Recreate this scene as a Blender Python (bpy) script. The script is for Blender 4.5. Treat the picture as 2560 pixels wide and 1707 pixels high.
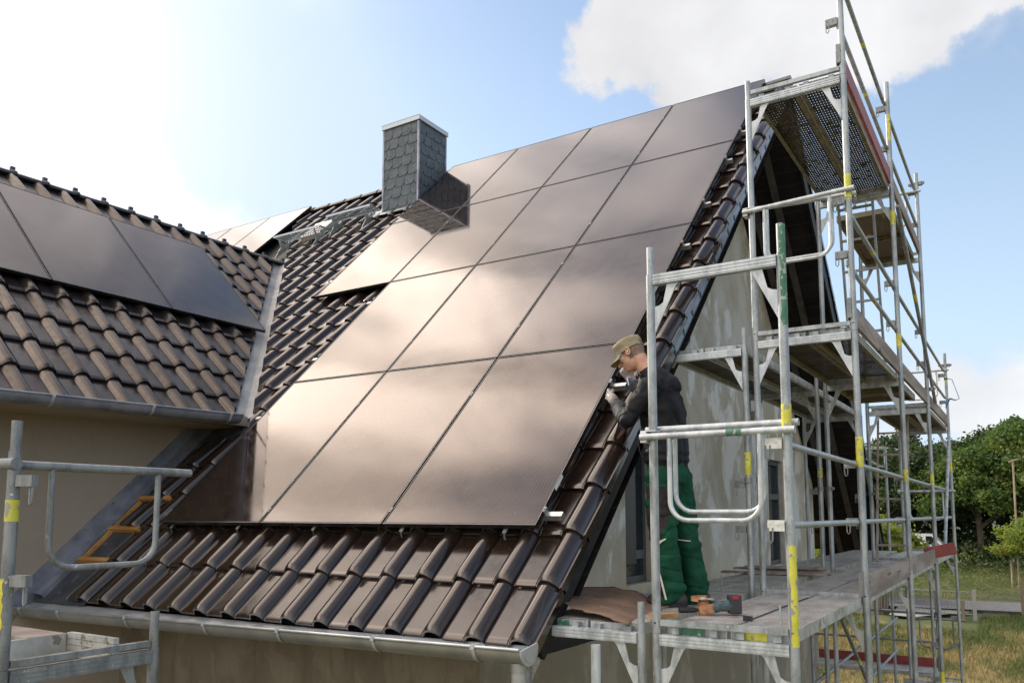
import bpy, bmesh, math, random
import numpy as np
from mathutils import Vector, Matrix, noise, Euler
random.seed(7)
R = math.radians
scene = bpy.context.scene
for o in list(bpy.data.objects): bpy.data.objects.remove(o)

# ------------------------------------------------------------------ camera
CAM = Vector((1.024, -4.260, 0.682))
cd = bpy.data.cameras.new("camera"); cam = bpy.data.objects.new("camera", cd)
scene.collection.objects.link(cam); scene.camera = cam
cam.location = CAM
cam.rotation_euler = Euler((R(90 + 5.935), 0, R(32.265)), 'XYZ')
cd.sensor_width = 36; cd.lens = 2035.46 / 2560 * 36
cd.shift_y = (1071.27 - 853.5) / 2560
cd.clip_start = 0.05; cd.clip_end = 3000

# ------------------------------------------------------------------ world / sun / exposure
SUN_AZ, SUN_EL = -76.0, 27.0           # azimuth from +Y towards +X, elevation
def azel(az, el):
    a, e = R(az), R(el)
    return Vector((math.sin(a) * math.cos(e), math.cos(a) * math.cos(e), math.sin(e)))
SUNV = azel(SUN_AZ, SUN_EL)
sl = bpy.data.lights.new("sun", 'SUN'); so = bpy.data.objects.new("sun", sl)
scene.collection.objects.link(so)
sl.energy = 3.0; sl.angle = R(0.6); sl.color = (1.0, 0.93, 0.83)
so.rotation_euler = (-SUNV).to_track_quat('-Z', 'Y').to_euler()
so.location = SUNV * 50

class NT:
    def __init__(s, tree): s.t = tree; s.n = tree.nodes; s.l = tree.links
    def new(s, typ, **kw):
        n = s.n.new(typ)
        for k, v in kw.items():
            if k.startswith('i_'): n.inputs[k[2:].replace('_', ' ')].default_value = v
            else: setattr(n, k, v)
        return n
    def put(s, sock, v):
        if isinstance(v, bpy.types.NodeSocket): s.l.new(v, sock)
        else: sock.default_value = v
    def math(s, op, a, b=0.0, c=0.0, clamp=False):
        n = s.new('ShaderNodeMath', operation=op, use_clamp=clamp)
        for i, v in enumerate((a, b, c)): s.put(n.inputs[i], v)
        return n.outputs[0]
    def vmath(s, op, a, b=(0, 0, 0)):
        n = s.new('ShaderNodeVectorMath', operation=op)
        s.put(n.inputs[0], a); s.put(n.inputs[1], b)
        return n.outputs['Value'] if op in ('DOT_PRODUCT', 'LENGTH') else n.outputs[0]
    def mix(s, f, a, b, blend='MIX'):
        n = s.new('ShaderNodeMix', data_type='RGBA', blend_type=blend)
        s.put(n.inputs[0], f); s.put(n.inputs[6], a); s.put(n.inputs[7], b)
        return n.outputs[2]
    def range(s, v, a, b, c=0.0, d=1.0, smooth=True):
        n = s.new('ShaderNodeMapRange', interpolation_type='SMOOTHSTEP' if smooth else 'LINEAR')
        s.put(n.inputs[0], v)
        for i, x in enumerate((a, b, c, d)): n.inputs[i + 1].default_value = x
        return n.outputs[0]
    def noise(s, vec, scale, detail=4, rough=.5, dist=0.0):
        n = s.new('ShaderNodeTexNoise'); s.put(n.inputs['Vector'], vec)
        n.inputs['Scale'].default_value = scale; n.inputs['Detail'].default_value = detail
        n.inputs['Roughness'].default_value = rough; n.inputs['Distortion'].default_value = dist
        return n.outputs[0]
    def ramp(s, v, stops):
        n = s.new('ShaderNodeValToRGB'); s.put(n.inputs[0], v)
        e = n.color_ramp.elements
        while len(e) > 1: e.remove(e[-1])
        for i, (p, c) in enumerate(stops):
            x = e[0] if i == 0 else e.new(p)
            x.position = p; x.color = c if len(c) == 4 else (*c, 1)
        return n.outputs[0]
    def scale(s, vec, v3):
        n = s.new('ShaderNodeVectorMath', operation='MULTIPLY'); s.put(n.inputs[0], vec); n.inputs[1].default_value = v3
        return n.outputs[0]

w = bpy.data.worlds.new("World"); scene.world = w; w.use_nodes = True
nt = NT(w.node_tree); nt.n.clear()
tc = nt.new('ShaderNodeTexCoord'); D = tc.outputs['Generated']
D = nt.vmath('NORMALIZE', D)
sky = nt.new('ShaderNodeTexSky', sky_type='NISHITA', sun_disc=False)
sky.sun_elevation = R(SUN_EL); sky.sun_rotation = R(SUN_AZ)
sky.air_density = 1.0; sky.dust_density = 0.6; sky.ozone_density = 1.5
skyc = nt.mix(1.0, sky.outputs[0], (0.175, 0.178, 0.178, 1), 'MULTIPLY')
skyc = nt.vmath('MINIMUM', skyc, (.50, .66, .92))
n1 = nt.noise(D, 7.0, 8, .58)
n2 = nt.noise(D, 2.6, 5, .5)
warp = nt.math('ADD', nt.math('MULTIPLY', nt.math('SUBTRACT', n1, .5), 0.10), nt.math('MULTIPLY', nt.math('SUBTRACT', n2, .5), 0.04))
def blob(az, el, r, soft, k=1.0):
    d = nt.vmath('DOT_PRODUCT', D, tuple(azel(az, el)))
    ang = nt.math('ARCCOSINE', nt.math('MINIMUM', d, 1.0))
    ang = nt.math('ADD', ang, nt.math('MULTIPLY', warp, k * 2.2))
    return nt.range(ang, R(r + soft / 2), R(r - soft / 2))
def vmax(lst):
    x = lst[0]
    for y in lst[1:]: x = nt.math('MAXIMUM', x, y)
    return x
crisp = vmax([blob(-22.5, 32.5, 5.2, 1.2), blob(-15, 35, 8, 1.2), blob(-5, 35.5, 8.5, 1.2), blob(4, 35, 8.0, 1.2), blob(13, 35, 9, 2),
              blob(-18, 30, 4.8, 1.2), blob(0, 44, 16, 4), blob(24, 33, 12, 5)])
low = vmax([blob(-3.5, 6.6, 2.2, 1.6, .6), blob(1.0, 7.0, 2.8, 1.6, .6), blob(5, 7.5, 4.0, 2, .6), blob(-7, 3.2, 2.6, 2, .6), blob(-1, 3.0, 3.4, 2, .6), blob(12, 6, 6, 3)])
faint = vmax([blob(-57.5, 16.5, 3.0, 3, .8), blob(-53, 15.5, 2.6, 3, .8), blob(-60.5, 20.5, 2.0, 3), blob(-49.5, 14.5, 2.4, 3), blob(-42, 12.0, 3.5, 4)])
high = vmax([blob(-97, 50, 34, 26, 1.4), blob(-140, 40, 24, 30)])
behind = vmax([blob(165, 30, 42, 40, 2), blob(-155, 25, 30, 20, 2)])  # unseen bright clouds behind the camera, added as fill light for the shaded walls
shade = nt.range(nt.noise(D, 3.2, 6, .55), .30, .72, .72, 1.02)
brk = nt.range(nt.noise(nt.scale(D, (1.0, 3.0, 1.3)), 3.6, 3, .5, .3), .35, .65, .45, 1.08)
def cloud(c, mask, col, amt=1.0):
    m = nt.math('MULTIPLY', mask, amt)
    return nt.mix(m, c, col)
sh3 = nt.new('ShaderNodeCombineXYZ')
for i in range(3): nt.l.new(shade, sh3.inputs[i])
def tint(col): return nt.mix(1.0, sh3.outputs[0], (*col, 1), 'MULTIPLY')
bk = nt.new('ShaderNodeCombineXYZ')
for i in range(3): nt.l.new(brk, bk.inputs[i])
c = skyc
zen = nt.range(nt.vmath('DOT_PRODUCT', D, (0, 0, 1)), 0.0, 0.75, 1.0, 0.12)
c = nt.mix(nt.math('MULTIPLY', zen, .62), c, (0.72, 0.88, 1.04, 1))          # pale horizon
c = cloud(c, behind, tint((1.7, 1.66, 1.6)), .9)
gate = nt.range(nt.vmath('DOT_PRODUCT', D, (0, 0, 1)), math.sin(R(31)), math.sin(R(41)))
high = nt.math('MULTIPLY', high, gate)
gap = vmax([blob(-86, 59.5, 6.5, 9, 1.5), blob(-50, 60, 8, 12, 1.5)])
high = nt.math('MULTIPLY', high, nt.math('SUBTRACT', 1.0, nt.math('MULTIPLY', gap, .6)))
c = cloud(c, high, nt.mix(1.0, bk.outputs[0], (4.6, 4.0, 3.5, 1), 'MULTIPLY'), .92)
c = cloud(c, crisp, tint((0.90, 0.90, 0.92)), .97)
c = cloud(c, low, tint((1.02, 1.02, 1.02)), .85)
# bright aureole round the sun
ds = nt.vmath('DOT_PRODUCT', D, tuple(SUNV))
ang = nt.math('ARCCOSINE', nt.math('MINIMUM', ds, 1.0))
g1 = nt.math('MULTIPLY', nt.math('EXPONENT', nt.math('MULTIPLY', ang, -9.0)), 2.6)
g2 = nt.math('MULTIPLY', nt.math('EXPONENT', nt.math('MULTIPLY', ang, -4.2)), 0.45)
g = nt.math('ADD', g1, g2)
gv = nt.new('ShaderNodeCombineXYZ')
nt.l.new(nt.math('MULTIPLY', g, 1.22), gv.inputs[0]); nt.l.new(nt.math('MULTIPLY', g, 0.98), gv.inputs[1]); nt.l.new(nt.math('MULTIPLY', g, 0.70), gv.inputs[2])
c = nt.mix(1.0, c, gv.outputs[0], 'ADD')
c = cloud(c, faint, (1.25, 1.25, 1.24, 1), .5)
bg = nt.new('ShaderNodeBackground'); nt.put(bg.inputs[0], c); bg.inputs[1].default_value = 1.0
wo = nt.new('ShaderNodeOutputWorld'); nt.l.new(bg.outputs[0], wo.inputs[0])

scene.view_settings.view_transform = 'Standard'; scene.view_settings.look = 'None'
scene.view_settings.exposure = 0.12; scene.view_settings.gamma = 1.0
scene.render.engine = 'CYCLES'
scene.cycles.max_bounces = 8; scene.cycles.transparent_max_bounces = 24

# ------------------------------------------------------------------ materials
MATS = {}
def mat(name, base, rough=.6, metal=0.0, ior=1.5, build=None, coat=0.0, spec=None):
    m = bpy.data.materials.new(name); m.use_nodes = True
    t = NT(m.node_tree); b = m.node_tree.nodes['Principled BSDF']
    b.inputs['Base Color'].default_value = (*base, 1); b.inputs['Roughness'].default_value = rough
    b.inputs['Metallic'].default_value = metal; b.inputs['IOR'].default_value = ior
    b.inputs['Coat Weight'].default_value = coat
    if build: build(t, b)
    MATS[name] = m
    return m
def objc(t): return t.new('ShaderNodeTexCoord').outputs['Object']
def pos(t): return t.new('ShaderNodeNewGeometry').outputs['Position']
def bump(t, b, h, strength=.3, dist=.01):
    n = t.new('ShaderNodeBump'); n.inputs['Strength'].default_value = strength; n.inputs['Distance'].default_value = dist
    t.put(n.inputs['Height'], h); t.l.new(n.outputs[0], b.inputs['Normal'])
def mottled(c1, c2, scale=6, rough=None, stretch=(1, 1, 1), lo=.35, hi=.65, bm=0.0, spots=None, world=True, dist=.004):
    def f(t, b):
        p = t.scale(pos(t) if world else objc(t), stretch)
        n = t.noise(p, scale, 6, .6)
        col = t.mix(t.range(n, lo, hi), (*c1, 1), (*c2, 1))
        if spots:
            sc, th, colr = spots
            s = t.range(t.noise(p, sc, 3, .6), th, th + .05)
            col = t.mix(s, col, (*colr, 1))
        t.put(b.inputs['Base Color'], col)
        if rough: t.put(b.inputs['Roughness'], t.range(t.noise(p, scale * 2.3, 3), .3, .7, rough[0], rough[1]))
        if bm: bump(t, b, t.noise(p, scale * 5, 5, .6), bm, dist)
    return f
def galv_build(c1, c2, dirt=.6):
    def f(t, b):
        p = pos(t)
        n = t.noise(t.scale(p, (1, 1, .35)), 14, 5, .65)
        v = t.new('ShaderNodeTexVoronoi'); v.inputs['Scale'].default_value = 90; t.put(v.inputs['Vector'], p)
        col = t.mix(t.range(n, .36, .62), (*c1, 1), (*c2, 1))
        col = t.mix(t.math('MULTIPLY', t.range(v.outputs['Distance'], .0, .9), .25), col, (c2[0] * 1.15, c2[1] * 1.15, c2[2] * 1.15, 1))
        d = t.range(t.noise(t.scale(p, (1, 1, .5)), 5, 6, .7), .56, .66)
        col = t.mix(t.math('MULTIPLY', d, dirt), col, (.20, .185, .155, 1))
        s = t.range(t.noise(p, 38, 3, .7), .66, .70)
        col = t.mix(t.math('MULTIPLY', s, .7), col, (.72, .72, .70, 1))
        ru = t.range(t.noise(p, 21, 4, .7), .70, .74)
        col = t.mix(t.math('MULTIPLY', ru, .6), col, (.12, .06, .03, 1))
        t.put(b.inputs['Base Color'], col)
        t.put(b.inputs['Roughness'], t.range(n, .3, .7, .34, .58))
        bump(t, b, t.noise(p, 60, 4, .6), .12, .003)
    return f
mat('galvanised', (.5, .5, .5), .45, .45, build=galv_build((.22, .24, .25), (.43, .46, .47), .55))
mat('galvanised_old', (.4, .4, .38), .5, .35, build=galv_build((.15, .16, .165), (.29, .30, .30), .8))
mat('galvanised_bright', (.62, .64, .64), .4, .45, build=galv_build((.34, .37, .39), (.60, .63, .65), .35))
mat('galvanised_rail', (.45, .45, .45), .4, .6, build=galv_build((.24, .26, .28), (.42, .45, .47), .45))
mat('clip_white', (.72, .72, .69), .6, .1, build=mottled((.62, .62, .58), (.82, .82, .79), 30, spots=(60, .62, (.3, .28, .24))))
mat('yellow_paint', (.78, .70, .04), .5, build=mottled((.56, .53, .06), (.74, .69, .08), 12, spots=(26, .55, (.32, .33, .28))))
mat('green_paint', (.05, .16, .09), .5, build=mottled((.04, .16, .09), (.09, .22, .14), 18, spots=(30, .58, (.42, .45, .42))))
mat('alu', (.6, .6, .6), .35, .8, build=mottled((.48, .48, .48), (.66, .66, .65), 10, rough=(.3, .45)))
mat('zinc', (.45, .47, .49), .35, .75, build=mottled((.38, .40, .42), (.54, .56, .57), 3, rough=(.3, .45), bm=.05))
mat('zinc_light', (.60, .62, .64), .4, .5, build=mottled((.50, .52, .55), (.66, .67, .68), 3, rough=(.32, .5), bm=.05))
mat('zinc_flash', (.35, .36, .40), .4, .55, build=mottled((.22, .23, .27), (.36, .37, .41), 4, rough=(.3, .5)))
mat('zinc_valley', (.3, .31, .32), .5, .3, build=mottled((.24, .24, .25), (.36, .36, .36), 2.5, rough=(.45, .6), bm=.05))
mat('black_frame', (.012, .012, .013), .35, .2)
mat('silver_edge', (.5, .48, .46), .3, .8)
mat('screw', (.5, .5, .5), .3, .9)

def glass_build(pw, ph):
    def f(t, b):
        p = objc(t)
        sep = t.new('ShaderNodeSeparateXYZ'); t.l.new(p, sep.inputs[0])
        def lines(s, per, wd):
            fr = t.math('FRACT', t.math('DIVIDE', s, per))
            return t.math('LESS_THAN', t.math('ABSOLUTE', t.math('SUBTRACT', fr, .5)), wd)
        l1 = lines(sep.outputs[0], .0262, .035)
        l2 = lines(sep.outputs[1], .0165, .05)
        dust = t.range(t.noise(p, 6, 6, .65), .35, .75)
        col = t.mix(t.math('MULTIPLY', l1, .6), (.010, .007, .007, 1), (.15, .125, .11, 1))
        col = t.mix(t.math('MULTIPLY', l2, .06), col, (.08, .07, .07, 1))
        col = t.mix(t.math('MULTIPLY', dust, .07), col, (.20, .13, .10, 1))
        sp = t.range(t.noise(p, 42, 2, .5), .74, .76)
        col = t.mix(t.math('MULTIPLY', sp, .35), col, (.5, .5, .48, 1))
        t.put(b.inputs['Base Color'], col)
        t.put(b.inputs['Roughness'], t.range(t.noise(p, 3, 5, .6),   .3, .7, .03, .085))
        b.inputs['Specular Tint'].default_value = (1, .85, .765, 1)
        bump(t, b, t.noise(p, 1.6, 2, .4), .04, .01)
    return f
mat('solar_glass', (.01, .01, .01), .06, 0, 1.95, build=glass_build(1, 1))
def wglass(t, b):
    glass_build(1, 1)(t, b)
    b.inputs['Specular Tint'].default_value = (1, .84, .77, 1)
    t.put(b.inputs['Base Color'], t.mix(t.range(t.noise(objc(t), 5, 5, .6), .3, .7), (.034, .028, .026, 1), (.055, .046, .042, 1)))
    t.put(b.inputs['Roughness'], .36)
mat('solar_glass_matt', (.01, .01, .01), .28, 0, 1.7, build=wglass)

def tile_build(c1, c2, r1, r2, dustc):
    def f(t, b):
        g = t.new('ShaderNodeNewGeometry'); p = g.outputs['Position']
        rnd = g.outputs['Random Per Island']
        n = t.noise(p, 5, 5, .6)
        col = t.mix(t.range(n, .3, .7), (*c1, 1), (*c2, 1))
        col = t.mix(t.math('MULTIPLY', rnd, .35), col, (c2[0] * .6, c2[1] * .6, c2[2] * .6, 1))
        d = t.range(t.noise(t.scale(p, (1, .5, .5)), 9, 6, .7), .52, .75)
        col = t.mix(t.math('MULTIPLY', d, .12), col, (*dustc, 1))
        t.put(b.inputs['Base Color'], col)
        rr = t.math('ADD', t.range(t.noise(p, 17, 4, .6), .3, .7, r1, r2), t.math('MULTIPLY', t.math('POWER', rnd, 3.0), .14))
        t.put(b.inputs['Roughness'], rr)
        bump(t, b, t.noise(p, 45, 4, .6), .03, .003)
    return f
mat('roof_tile', (.03, .02, .017), .25, 0, 1.8, build=tile_build((.016, .010, .0085), (.026, .016, .012), .085, .15, (.05, .034, .026)))
mat('roof_tile_wing', (.04, .03, .028), .4, 0, 1.65, build=tile_build((.018, .015, .016), (.030, .023, .022), .20, .32, (.09, .065, .055)))
mat('ridge_tile', (.03, .028, .03), .3, 0, 1.6, build=mottled((.022, .021, .024), (.05, .047, .048), 7, rough=(.22, .4)))
mat('verge_metal', (.10, .12, .14), .3, .6, build=mottled((.11, .13, .15), (.18, .21, .24), 3, rough=(.2, .35)))
mat('dark_board', (.018, .017, .017), .5, build=mottled((.014, .013, .013), (.03, .028, .027), 6))
def soffit_b(t, b):
    p = pos(t); sep = t.new('ShaderNodeSeparateXYZ'); t.l.new(p, sep.inputs[0])
    fr = t.math('FRACT', t.math('MULTIPLY', sep.outputs[2], 7.0))
    l = t.math('LESS_THAN', fr, .12)
    col = t.mix(t.range(t.noise(p, 4, 5), .3, .7), (.010, .009, .009, 1), (.020, .018, .017, 1))
    col = t.mix(t.math('MULTIPLY', l, .5), col, (.035, .03, .027, 1))
    t.put(b.inputs['Base Color'], col)
mat('soffit', (.015, .014, .014), .8, build=soffit_b)
mat('rafter', (.05, .045, .04), .7, build=mottled((.035, .03, .028), (.07, .062, .055), 8, stretch=(1, 1, .2)))

def plaster_build(c1, c2, c3, sc=1.3, streak=.5, patch=.6, low=None):
    def f(t, b):
        p = pos(t)
        q = t.scale(p, (1, 1, .72))
        n = t.noise(q, sc, 8, .6, .25)
        col = t.mix(t.range(n, .40, .60), (*c1, 1), (*c2, 1))
        n2 = t.noise(t.vmath('ADD', q, (7.3, 2.1, 4.4)), sc * 1.9, 8, .62, .3)
        col = t.mix(t.math('MULTIPLY', t.range(n2, .50, .60), patch), col, (*c3, 1))
        st = t.noise(t.scale(p, (3, 3, .35)), 3.2, 5, .6, .4)
        col = t.mix(t.math('MULTIPLY', t.range(st, .52, .68), streak), col, (c1[0] * .72, c1[1] * .68, c1[2] * .58, 1))
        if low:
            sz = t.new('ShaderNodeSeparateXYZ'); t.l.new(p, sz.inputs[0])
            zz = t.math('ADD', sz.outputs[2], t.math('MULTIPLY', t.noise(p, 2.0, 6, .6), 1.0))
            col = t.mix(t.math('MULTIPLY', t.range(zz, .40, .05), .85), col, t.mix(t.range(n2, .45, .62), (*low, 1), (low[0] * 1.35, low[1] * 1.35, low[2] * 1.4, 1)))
        fine = t.noise(p, 70, 4, .7)
        col = t.mix(t.math('MULTIPLY', t.range(fine, .35, .65), .16), col, (c1[0] * .6, c1[1] * .6, c1[2] * .6, 1))
        t.put(b.inputs['Base Color'], col)
        bump(t, b, t.noise(p, 90, 5, .7), .22, .004)
    return f
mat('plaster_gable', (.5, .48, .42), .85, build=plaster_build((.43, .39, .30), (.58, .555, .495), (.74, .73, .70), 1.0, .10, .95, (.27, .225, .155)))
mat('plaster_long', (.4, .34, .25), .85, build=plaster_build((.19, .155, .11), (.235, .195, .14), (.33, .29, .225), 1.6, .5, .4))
mat('plaster_wing', (.42, .36, .28), .85, build=plaster_build((.36, .30, .235), (.39, .325, .255), (.42, .36, .29), .6, .12, .2))
mat('window_frame', (.05, .065, .075), .35, build=mottled((.05, .065, .075), (.07, .085, .095), 6))
mat('window_brown', (.035, .024, .022), .4)
mat('pane', (.03, .04, .045), .05, 0, 1.6)
mat('batten', (.45, .22, .06), .7, build=mottled((.38, .18, .05), (.55, .29, .09), 6, stretch=(.3, 1, 1)))
mat('membrane', (.05, .055, .065), .5, build=mottled((.035, .04, .05), (.07, .075, .085), 5, spots=(9, .62, (.12, .13, .14)), bm=.3, dist=.02))
mat('slate', (.16, .18, .19), .45, build=mottled((.055, .070, .085), (.095, .115, .13), 9, rough=(.4, .6)))
mat('slate_gap', (.008, .009, .01), .8)
mat('cap_metal', (.52, .54, .57), .4, .4)
mat('step_metal', (.42, .45, .45), .4, .6, build=mottled((.26, .30, .31), (.40, .44, .45), 12))
def plank_b(t, b):
    p = pos(t); sep = t.new('ShaderNodeSeparateXYZ'); t.l.new(p, sep.inputs[0])
    a = t.math('FRACT', t.math('DIVIDE', sep.outputs[0], .022)); bb = t.math('FRACT', t.math('DIVIDE', sep.outputs[1], .045))
    n = t.noise(t.scale(p, (1, .25, 1)), 9, 6, .65)
    col = t.mix(t.range(n, .35, .65), (.27, .24, .22, 1), (.46, .43, .41, 1))
    row = t.math('LESS_THAN', t.math('ABSOLUTE', t.math('SUBTRACT', a, .5)), .16)
    col = t.mix(t.math('MULTIPLY', row, .28), col, (.18, .17, .16, 1))
    sp = t.range(t.noise(p, 11, 6, .75), .56, .66)
    col = t.mix(t.math('MULTIPLY', sp, .75), col, (.66, .63, .60, 1))
    hole = t.math('MULTIPLY', row, t.math('LESS_THAN', t.math('ABSOLUTE', t.math('SUBTRACT', bb, .5)), .2))
    hole = t.math('MULTIPLY', hole, t.math('GREATER_THAN', t.noise(p, 9, 5, .7), .42))
    sp2 = t.range(t.noise(p, 4, 5, .7), .40, .62)
    col = t.mix(t.math('MULTIPLY', sp2, .55), col, (.62, .59, .56, 1))
    t.put(b.inputs['Base Color'], col)
    t.put(b.inputs['Alpha'], t.math('SUBTRACT', 1.0, hole))
    bump(t, b, t.math('MULTIPLY', row, -1.0), .5, .004)
mat('deck_steel', (.4, .38, .36), .55, .2, build=plank_b)
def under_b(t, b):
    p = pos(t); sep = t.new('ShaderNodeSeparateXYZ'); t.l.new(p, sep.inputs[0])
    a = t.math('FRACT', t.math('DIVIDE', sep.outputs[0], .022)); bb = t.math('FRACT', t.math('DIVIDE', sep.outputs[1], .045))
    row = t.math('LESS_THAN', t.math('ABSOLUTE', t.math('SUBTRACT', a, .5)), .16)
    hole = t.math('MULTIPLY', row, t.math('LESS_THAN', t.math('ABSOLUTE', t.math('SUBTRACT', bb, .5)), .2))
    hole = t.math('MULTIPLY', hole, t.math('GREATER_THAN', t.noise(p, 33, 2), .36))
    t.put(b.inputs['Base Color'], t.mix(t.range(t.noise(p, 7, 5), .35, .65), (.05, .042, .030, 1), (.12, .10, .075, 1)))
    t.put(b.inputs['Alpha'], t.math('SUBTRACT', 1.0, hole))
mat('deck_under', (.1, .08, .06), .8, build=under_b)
mat('deck_channel', (.5, .5, .5), .45, .35, build=mottled((.36, .36, .34), (.58, .58, .56), 6, spots=(14, .60, (.25, .22, .17)), bm=.1))
mat('deck_olive', (.3, .25, .13), .6, .1, build=mottled((.17, .145, .085), (.26, .23, .14), 6, spots=(14, .62, (.10, .08, .04))))
mat('plywood', (.14, .09, .055), .5, build=mottled((.10, .062, .035), (.19, .13, .075), 4, stretch=(1, .25, 1), spots=(13, .63, (.36, .30, .20))))
mat('wood_grey', (.3, .24, .2), .8, build=mottled((.20, .155, .125), (.37, .31, .27), 7, stretch=(1, .12, 1), spots=(16, .62, (.14, .10, .08)), bm=.4))
mat('red_board', (.26, .04, .035), .5, build=mottled((.20, .035, .03), (.30, .055, .048), 5))
mat('cardboard', (.3, .18, .12), .8, build=mottled((.15, .092, .062), (.24, .15, .10), 5, spots=(9, .66, (.33, .26, .21))))
mat('bark', (.12, .09, .06), .9, build=mottled((.07, .055, .04), (.16, .125, .09), 8, stretch=(1, 1, .2), bm=.4))
mat('bark_pale', (.35, .27, .19), .9, build=mottled((.26, .2, .14), (.42, .33, .24), 8, stretch=(1, 1, .2)))
def leafmat(name, c1, c2, c3, tr=.35):
    def f(t, b):
        g = t.new('ShaderNodeNewGeometry')
        col = t.mix(g.outputs['Random Per Island'], (*c1, 1), (*c2, 1))
        n = t.noise(g.outputs['Position'], .55, 4, .6)
        col = t.mix(t.range(n, .42, .66), col, (*c3, 1))
        t.put(b.inputs['Base Color'], col)
        b.inputs['Roughness'].default_value = .6
        tl = t.new('ShaderNodeBsdfTranslucent'); t.put(tl.inputs[0], t.mix(1.0, col, (1.5, 1.6, .8, 1), 'MULTIPLY'))
        mx = t.new('ShaderNodeMixShader'); mx.inputs[0].default_value = tr
        t.l.new(b.outputs[0], mx.inputs[1]); t.l.new(tl.outputs[0], mx.inputs[2])
        out = t.n['Material Output']; t.l.new(mx.outputs[0], out.inputs[0])
    return mat(name, c1, .6, build=f)
leafmat('leaf_dark', (.018, .040, .012), (.042, .078, .020), (.075, .115, .026), .25)
leafmat('leaf_mid', (.040, .085, .018), (.085, .145, .028), (.135, .18, .040), .3)
leafmat('leaf_light', (.10, .16, .025), (.17, .22, .045), (.24, .25, .05), .45)
leafmat('leaf_bank', (.030, .055, .022), (.060, .090, .028), (.095, .12, .038), .25)
leafmat('leaf_grass', (.085, .115, .035), (.14, .165, .06), (.19, .18, .075), .3)
def grass_b(t, b):
    p = pos(t)
    sy = t.new('ShaderNodeSeparateXYZ'); t.l.new(p, sy.inputs[0])
    n = t.math('SUBTRACT', t.noise(t.scale(p, (1, .38, 1)), .5, 7, .66), t.math('MULTIPLY', t.range(sy.outputs[1], 24.0, 38.0), .11))
    col = t.ramp(n, [(.36, (.055, .075, .018)), (.46, (.11, .11, .03)), (.54, (.28, .21, .09)), (.62, (.18, .14, .05)), (.72, (.07, .08, .02))])
    f = t.noise(p, 3.0, 5, .7)
    col = t.mix(t.math('MULTIPLY', t.range(f, .4, .7), .5), col, (.06, .07, .018, 1))
    t.put(b.inputs['Base Color'], col)
mat('grass_ground', (.15, .15, .05), .95, build=grass_b)
def blade_b(t, b):
    g = t.new('ShaderNodeNewGeometry'); p = g.outputs['Position']
    sy = t.new('ShaderNodeSeparateXYZ'); t.l.new(p, sy.inputs[0])
    n = t.math('SUBTRACT', t.noise(t.scale(p, (1, .38, 1)), .5, 7, .66), t.math('MULTIPLY', t.range(sy.outputs[1], 24.0, 38.0), .11))
    col = t.ramp(n, [(.36, (.075, .11, .022)), (.46, (.16, .16, .04)), (.54, (.40, .30, .13)), (.62, (.26, .21, .075)), (.72, (.10, .12, .03))])
    col = t.mix(t.math('MULTIPLY', g.outputs['Random Per Island'], .5), col, (.10, .11, .03, 1))
    t.put(b.inputs['Base Color'], col)
mat('grass_blade', (.2, .2, .06), .8, build=blade_b)
def bank_b(t, b):
    p = pos(t); n = t.noise(p, .5, 6, .65)
    t.put(b.inputs['Base Color'], t.ramp(n, [(.35, (.045, .07, .018)), (.5, (.10, .125, .035)), (.65, (.20, .19, .07))]))
mat('bank_ground', (.1, .12, .04), .95, build=bank_b)
mat('asphalt', (.18, .17, .18), .9, build=mottled((.17, .165, .17), (.25, .24, .24), 4))
mat('paving', (.4, .4, .38), .9, build=mottled((.20, .20, .19), (.30, .30, .28), 3))
mat('fence_metal', (.22, .22, .21), .5, .3)
mat('fence_post', (.26, .26, .24), .7)
mat('wood_post', (.18, .14, .09), .9)
mat('cable', (.02, .02, .02), .6)
mat('white_paint', (.8, .8, .8), .4)
mat('dark_glass', (.02, .025, .03), .1)
mat('rubber', (.02, .02, .02), .8)
mat('skin', (.50, .27, .18), .5, build=mottled((.46, .23, .155), (.56, .32, .22), 25))
mat('hair', (.16, .11, .08), .7, build=mottled((.15, .10, .075), (.26, .18, .13), 90))
mat('cap_cloth', (.33, .27, .16), .85, build=mottled((.21, .175, .115), (.31, .265, .18), 14, bm=.3))
mat('jacket', (.024, .024, .027), .62, build=mottled((.009, .009, .011), (.019, .019, .022), 9, bm=.2))
mat('sleeve_grey', (.06, .06, .07), .7, build=mottled((.045, .045, .052), (.085, .085, .095), 20, bm=.3))
mat('trouser_green', (.01, .10, .045), .75, build=mottled((.006, .048, .025), (.011, .078, .043), 8, bm=.35))
mat('trouser_black', (.03, .027, .027), .75, build=mottled((.022, .02, .02), (.045, .04, .038), 12, bm=.35))
mat('reflective', (.72, .68, .58), .4)
mat('shoe', (.03, .026, .024), .6, build=mottled((.022, .018, .017), (.055, .045, .04), 20))
mat('glove', (.27, .23, .21), .7, build=mottled((.20, .17, .16), (.36, .32, .30), 22, bm=.2))
mat('earplug', (.75, .68, .10), .6)
mat('blue_plastic', (.02, .16, .38), .4)
mat('orange_dusty', (.45, .17, .05), .6, build=mottled((.42, .14, .04), (.52, .30, .17), 26))
mat('teal_plastic', (.05, .085, .095), .5, build=mottled((.045, .08, .09), (.12, .15, .155), 24))
mat('battery', (.035, .035, .04), .5)
mat('red_plastic', (.40, .02, .02), .5)
mat('disc', (.30, .24, .20), .6, build=mottled((.24, .18, .14), (.42, .37, .32), 30))
mat('black_plastic', (.02, .02, .022), .5)
mat('lens_glass', (.8, .8, .8), .02, 0, 1.2)
for m_ in ('jacket', 'trouser_green', 'trouser_black', 'sleeve_grey', 'cap_cloth', 'soffit', 'dark_board'):
    MATS[m_].node_tree.nodes['Principled BSDF'].inputs['Specular IOR Level'].default_value = .15
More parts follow.
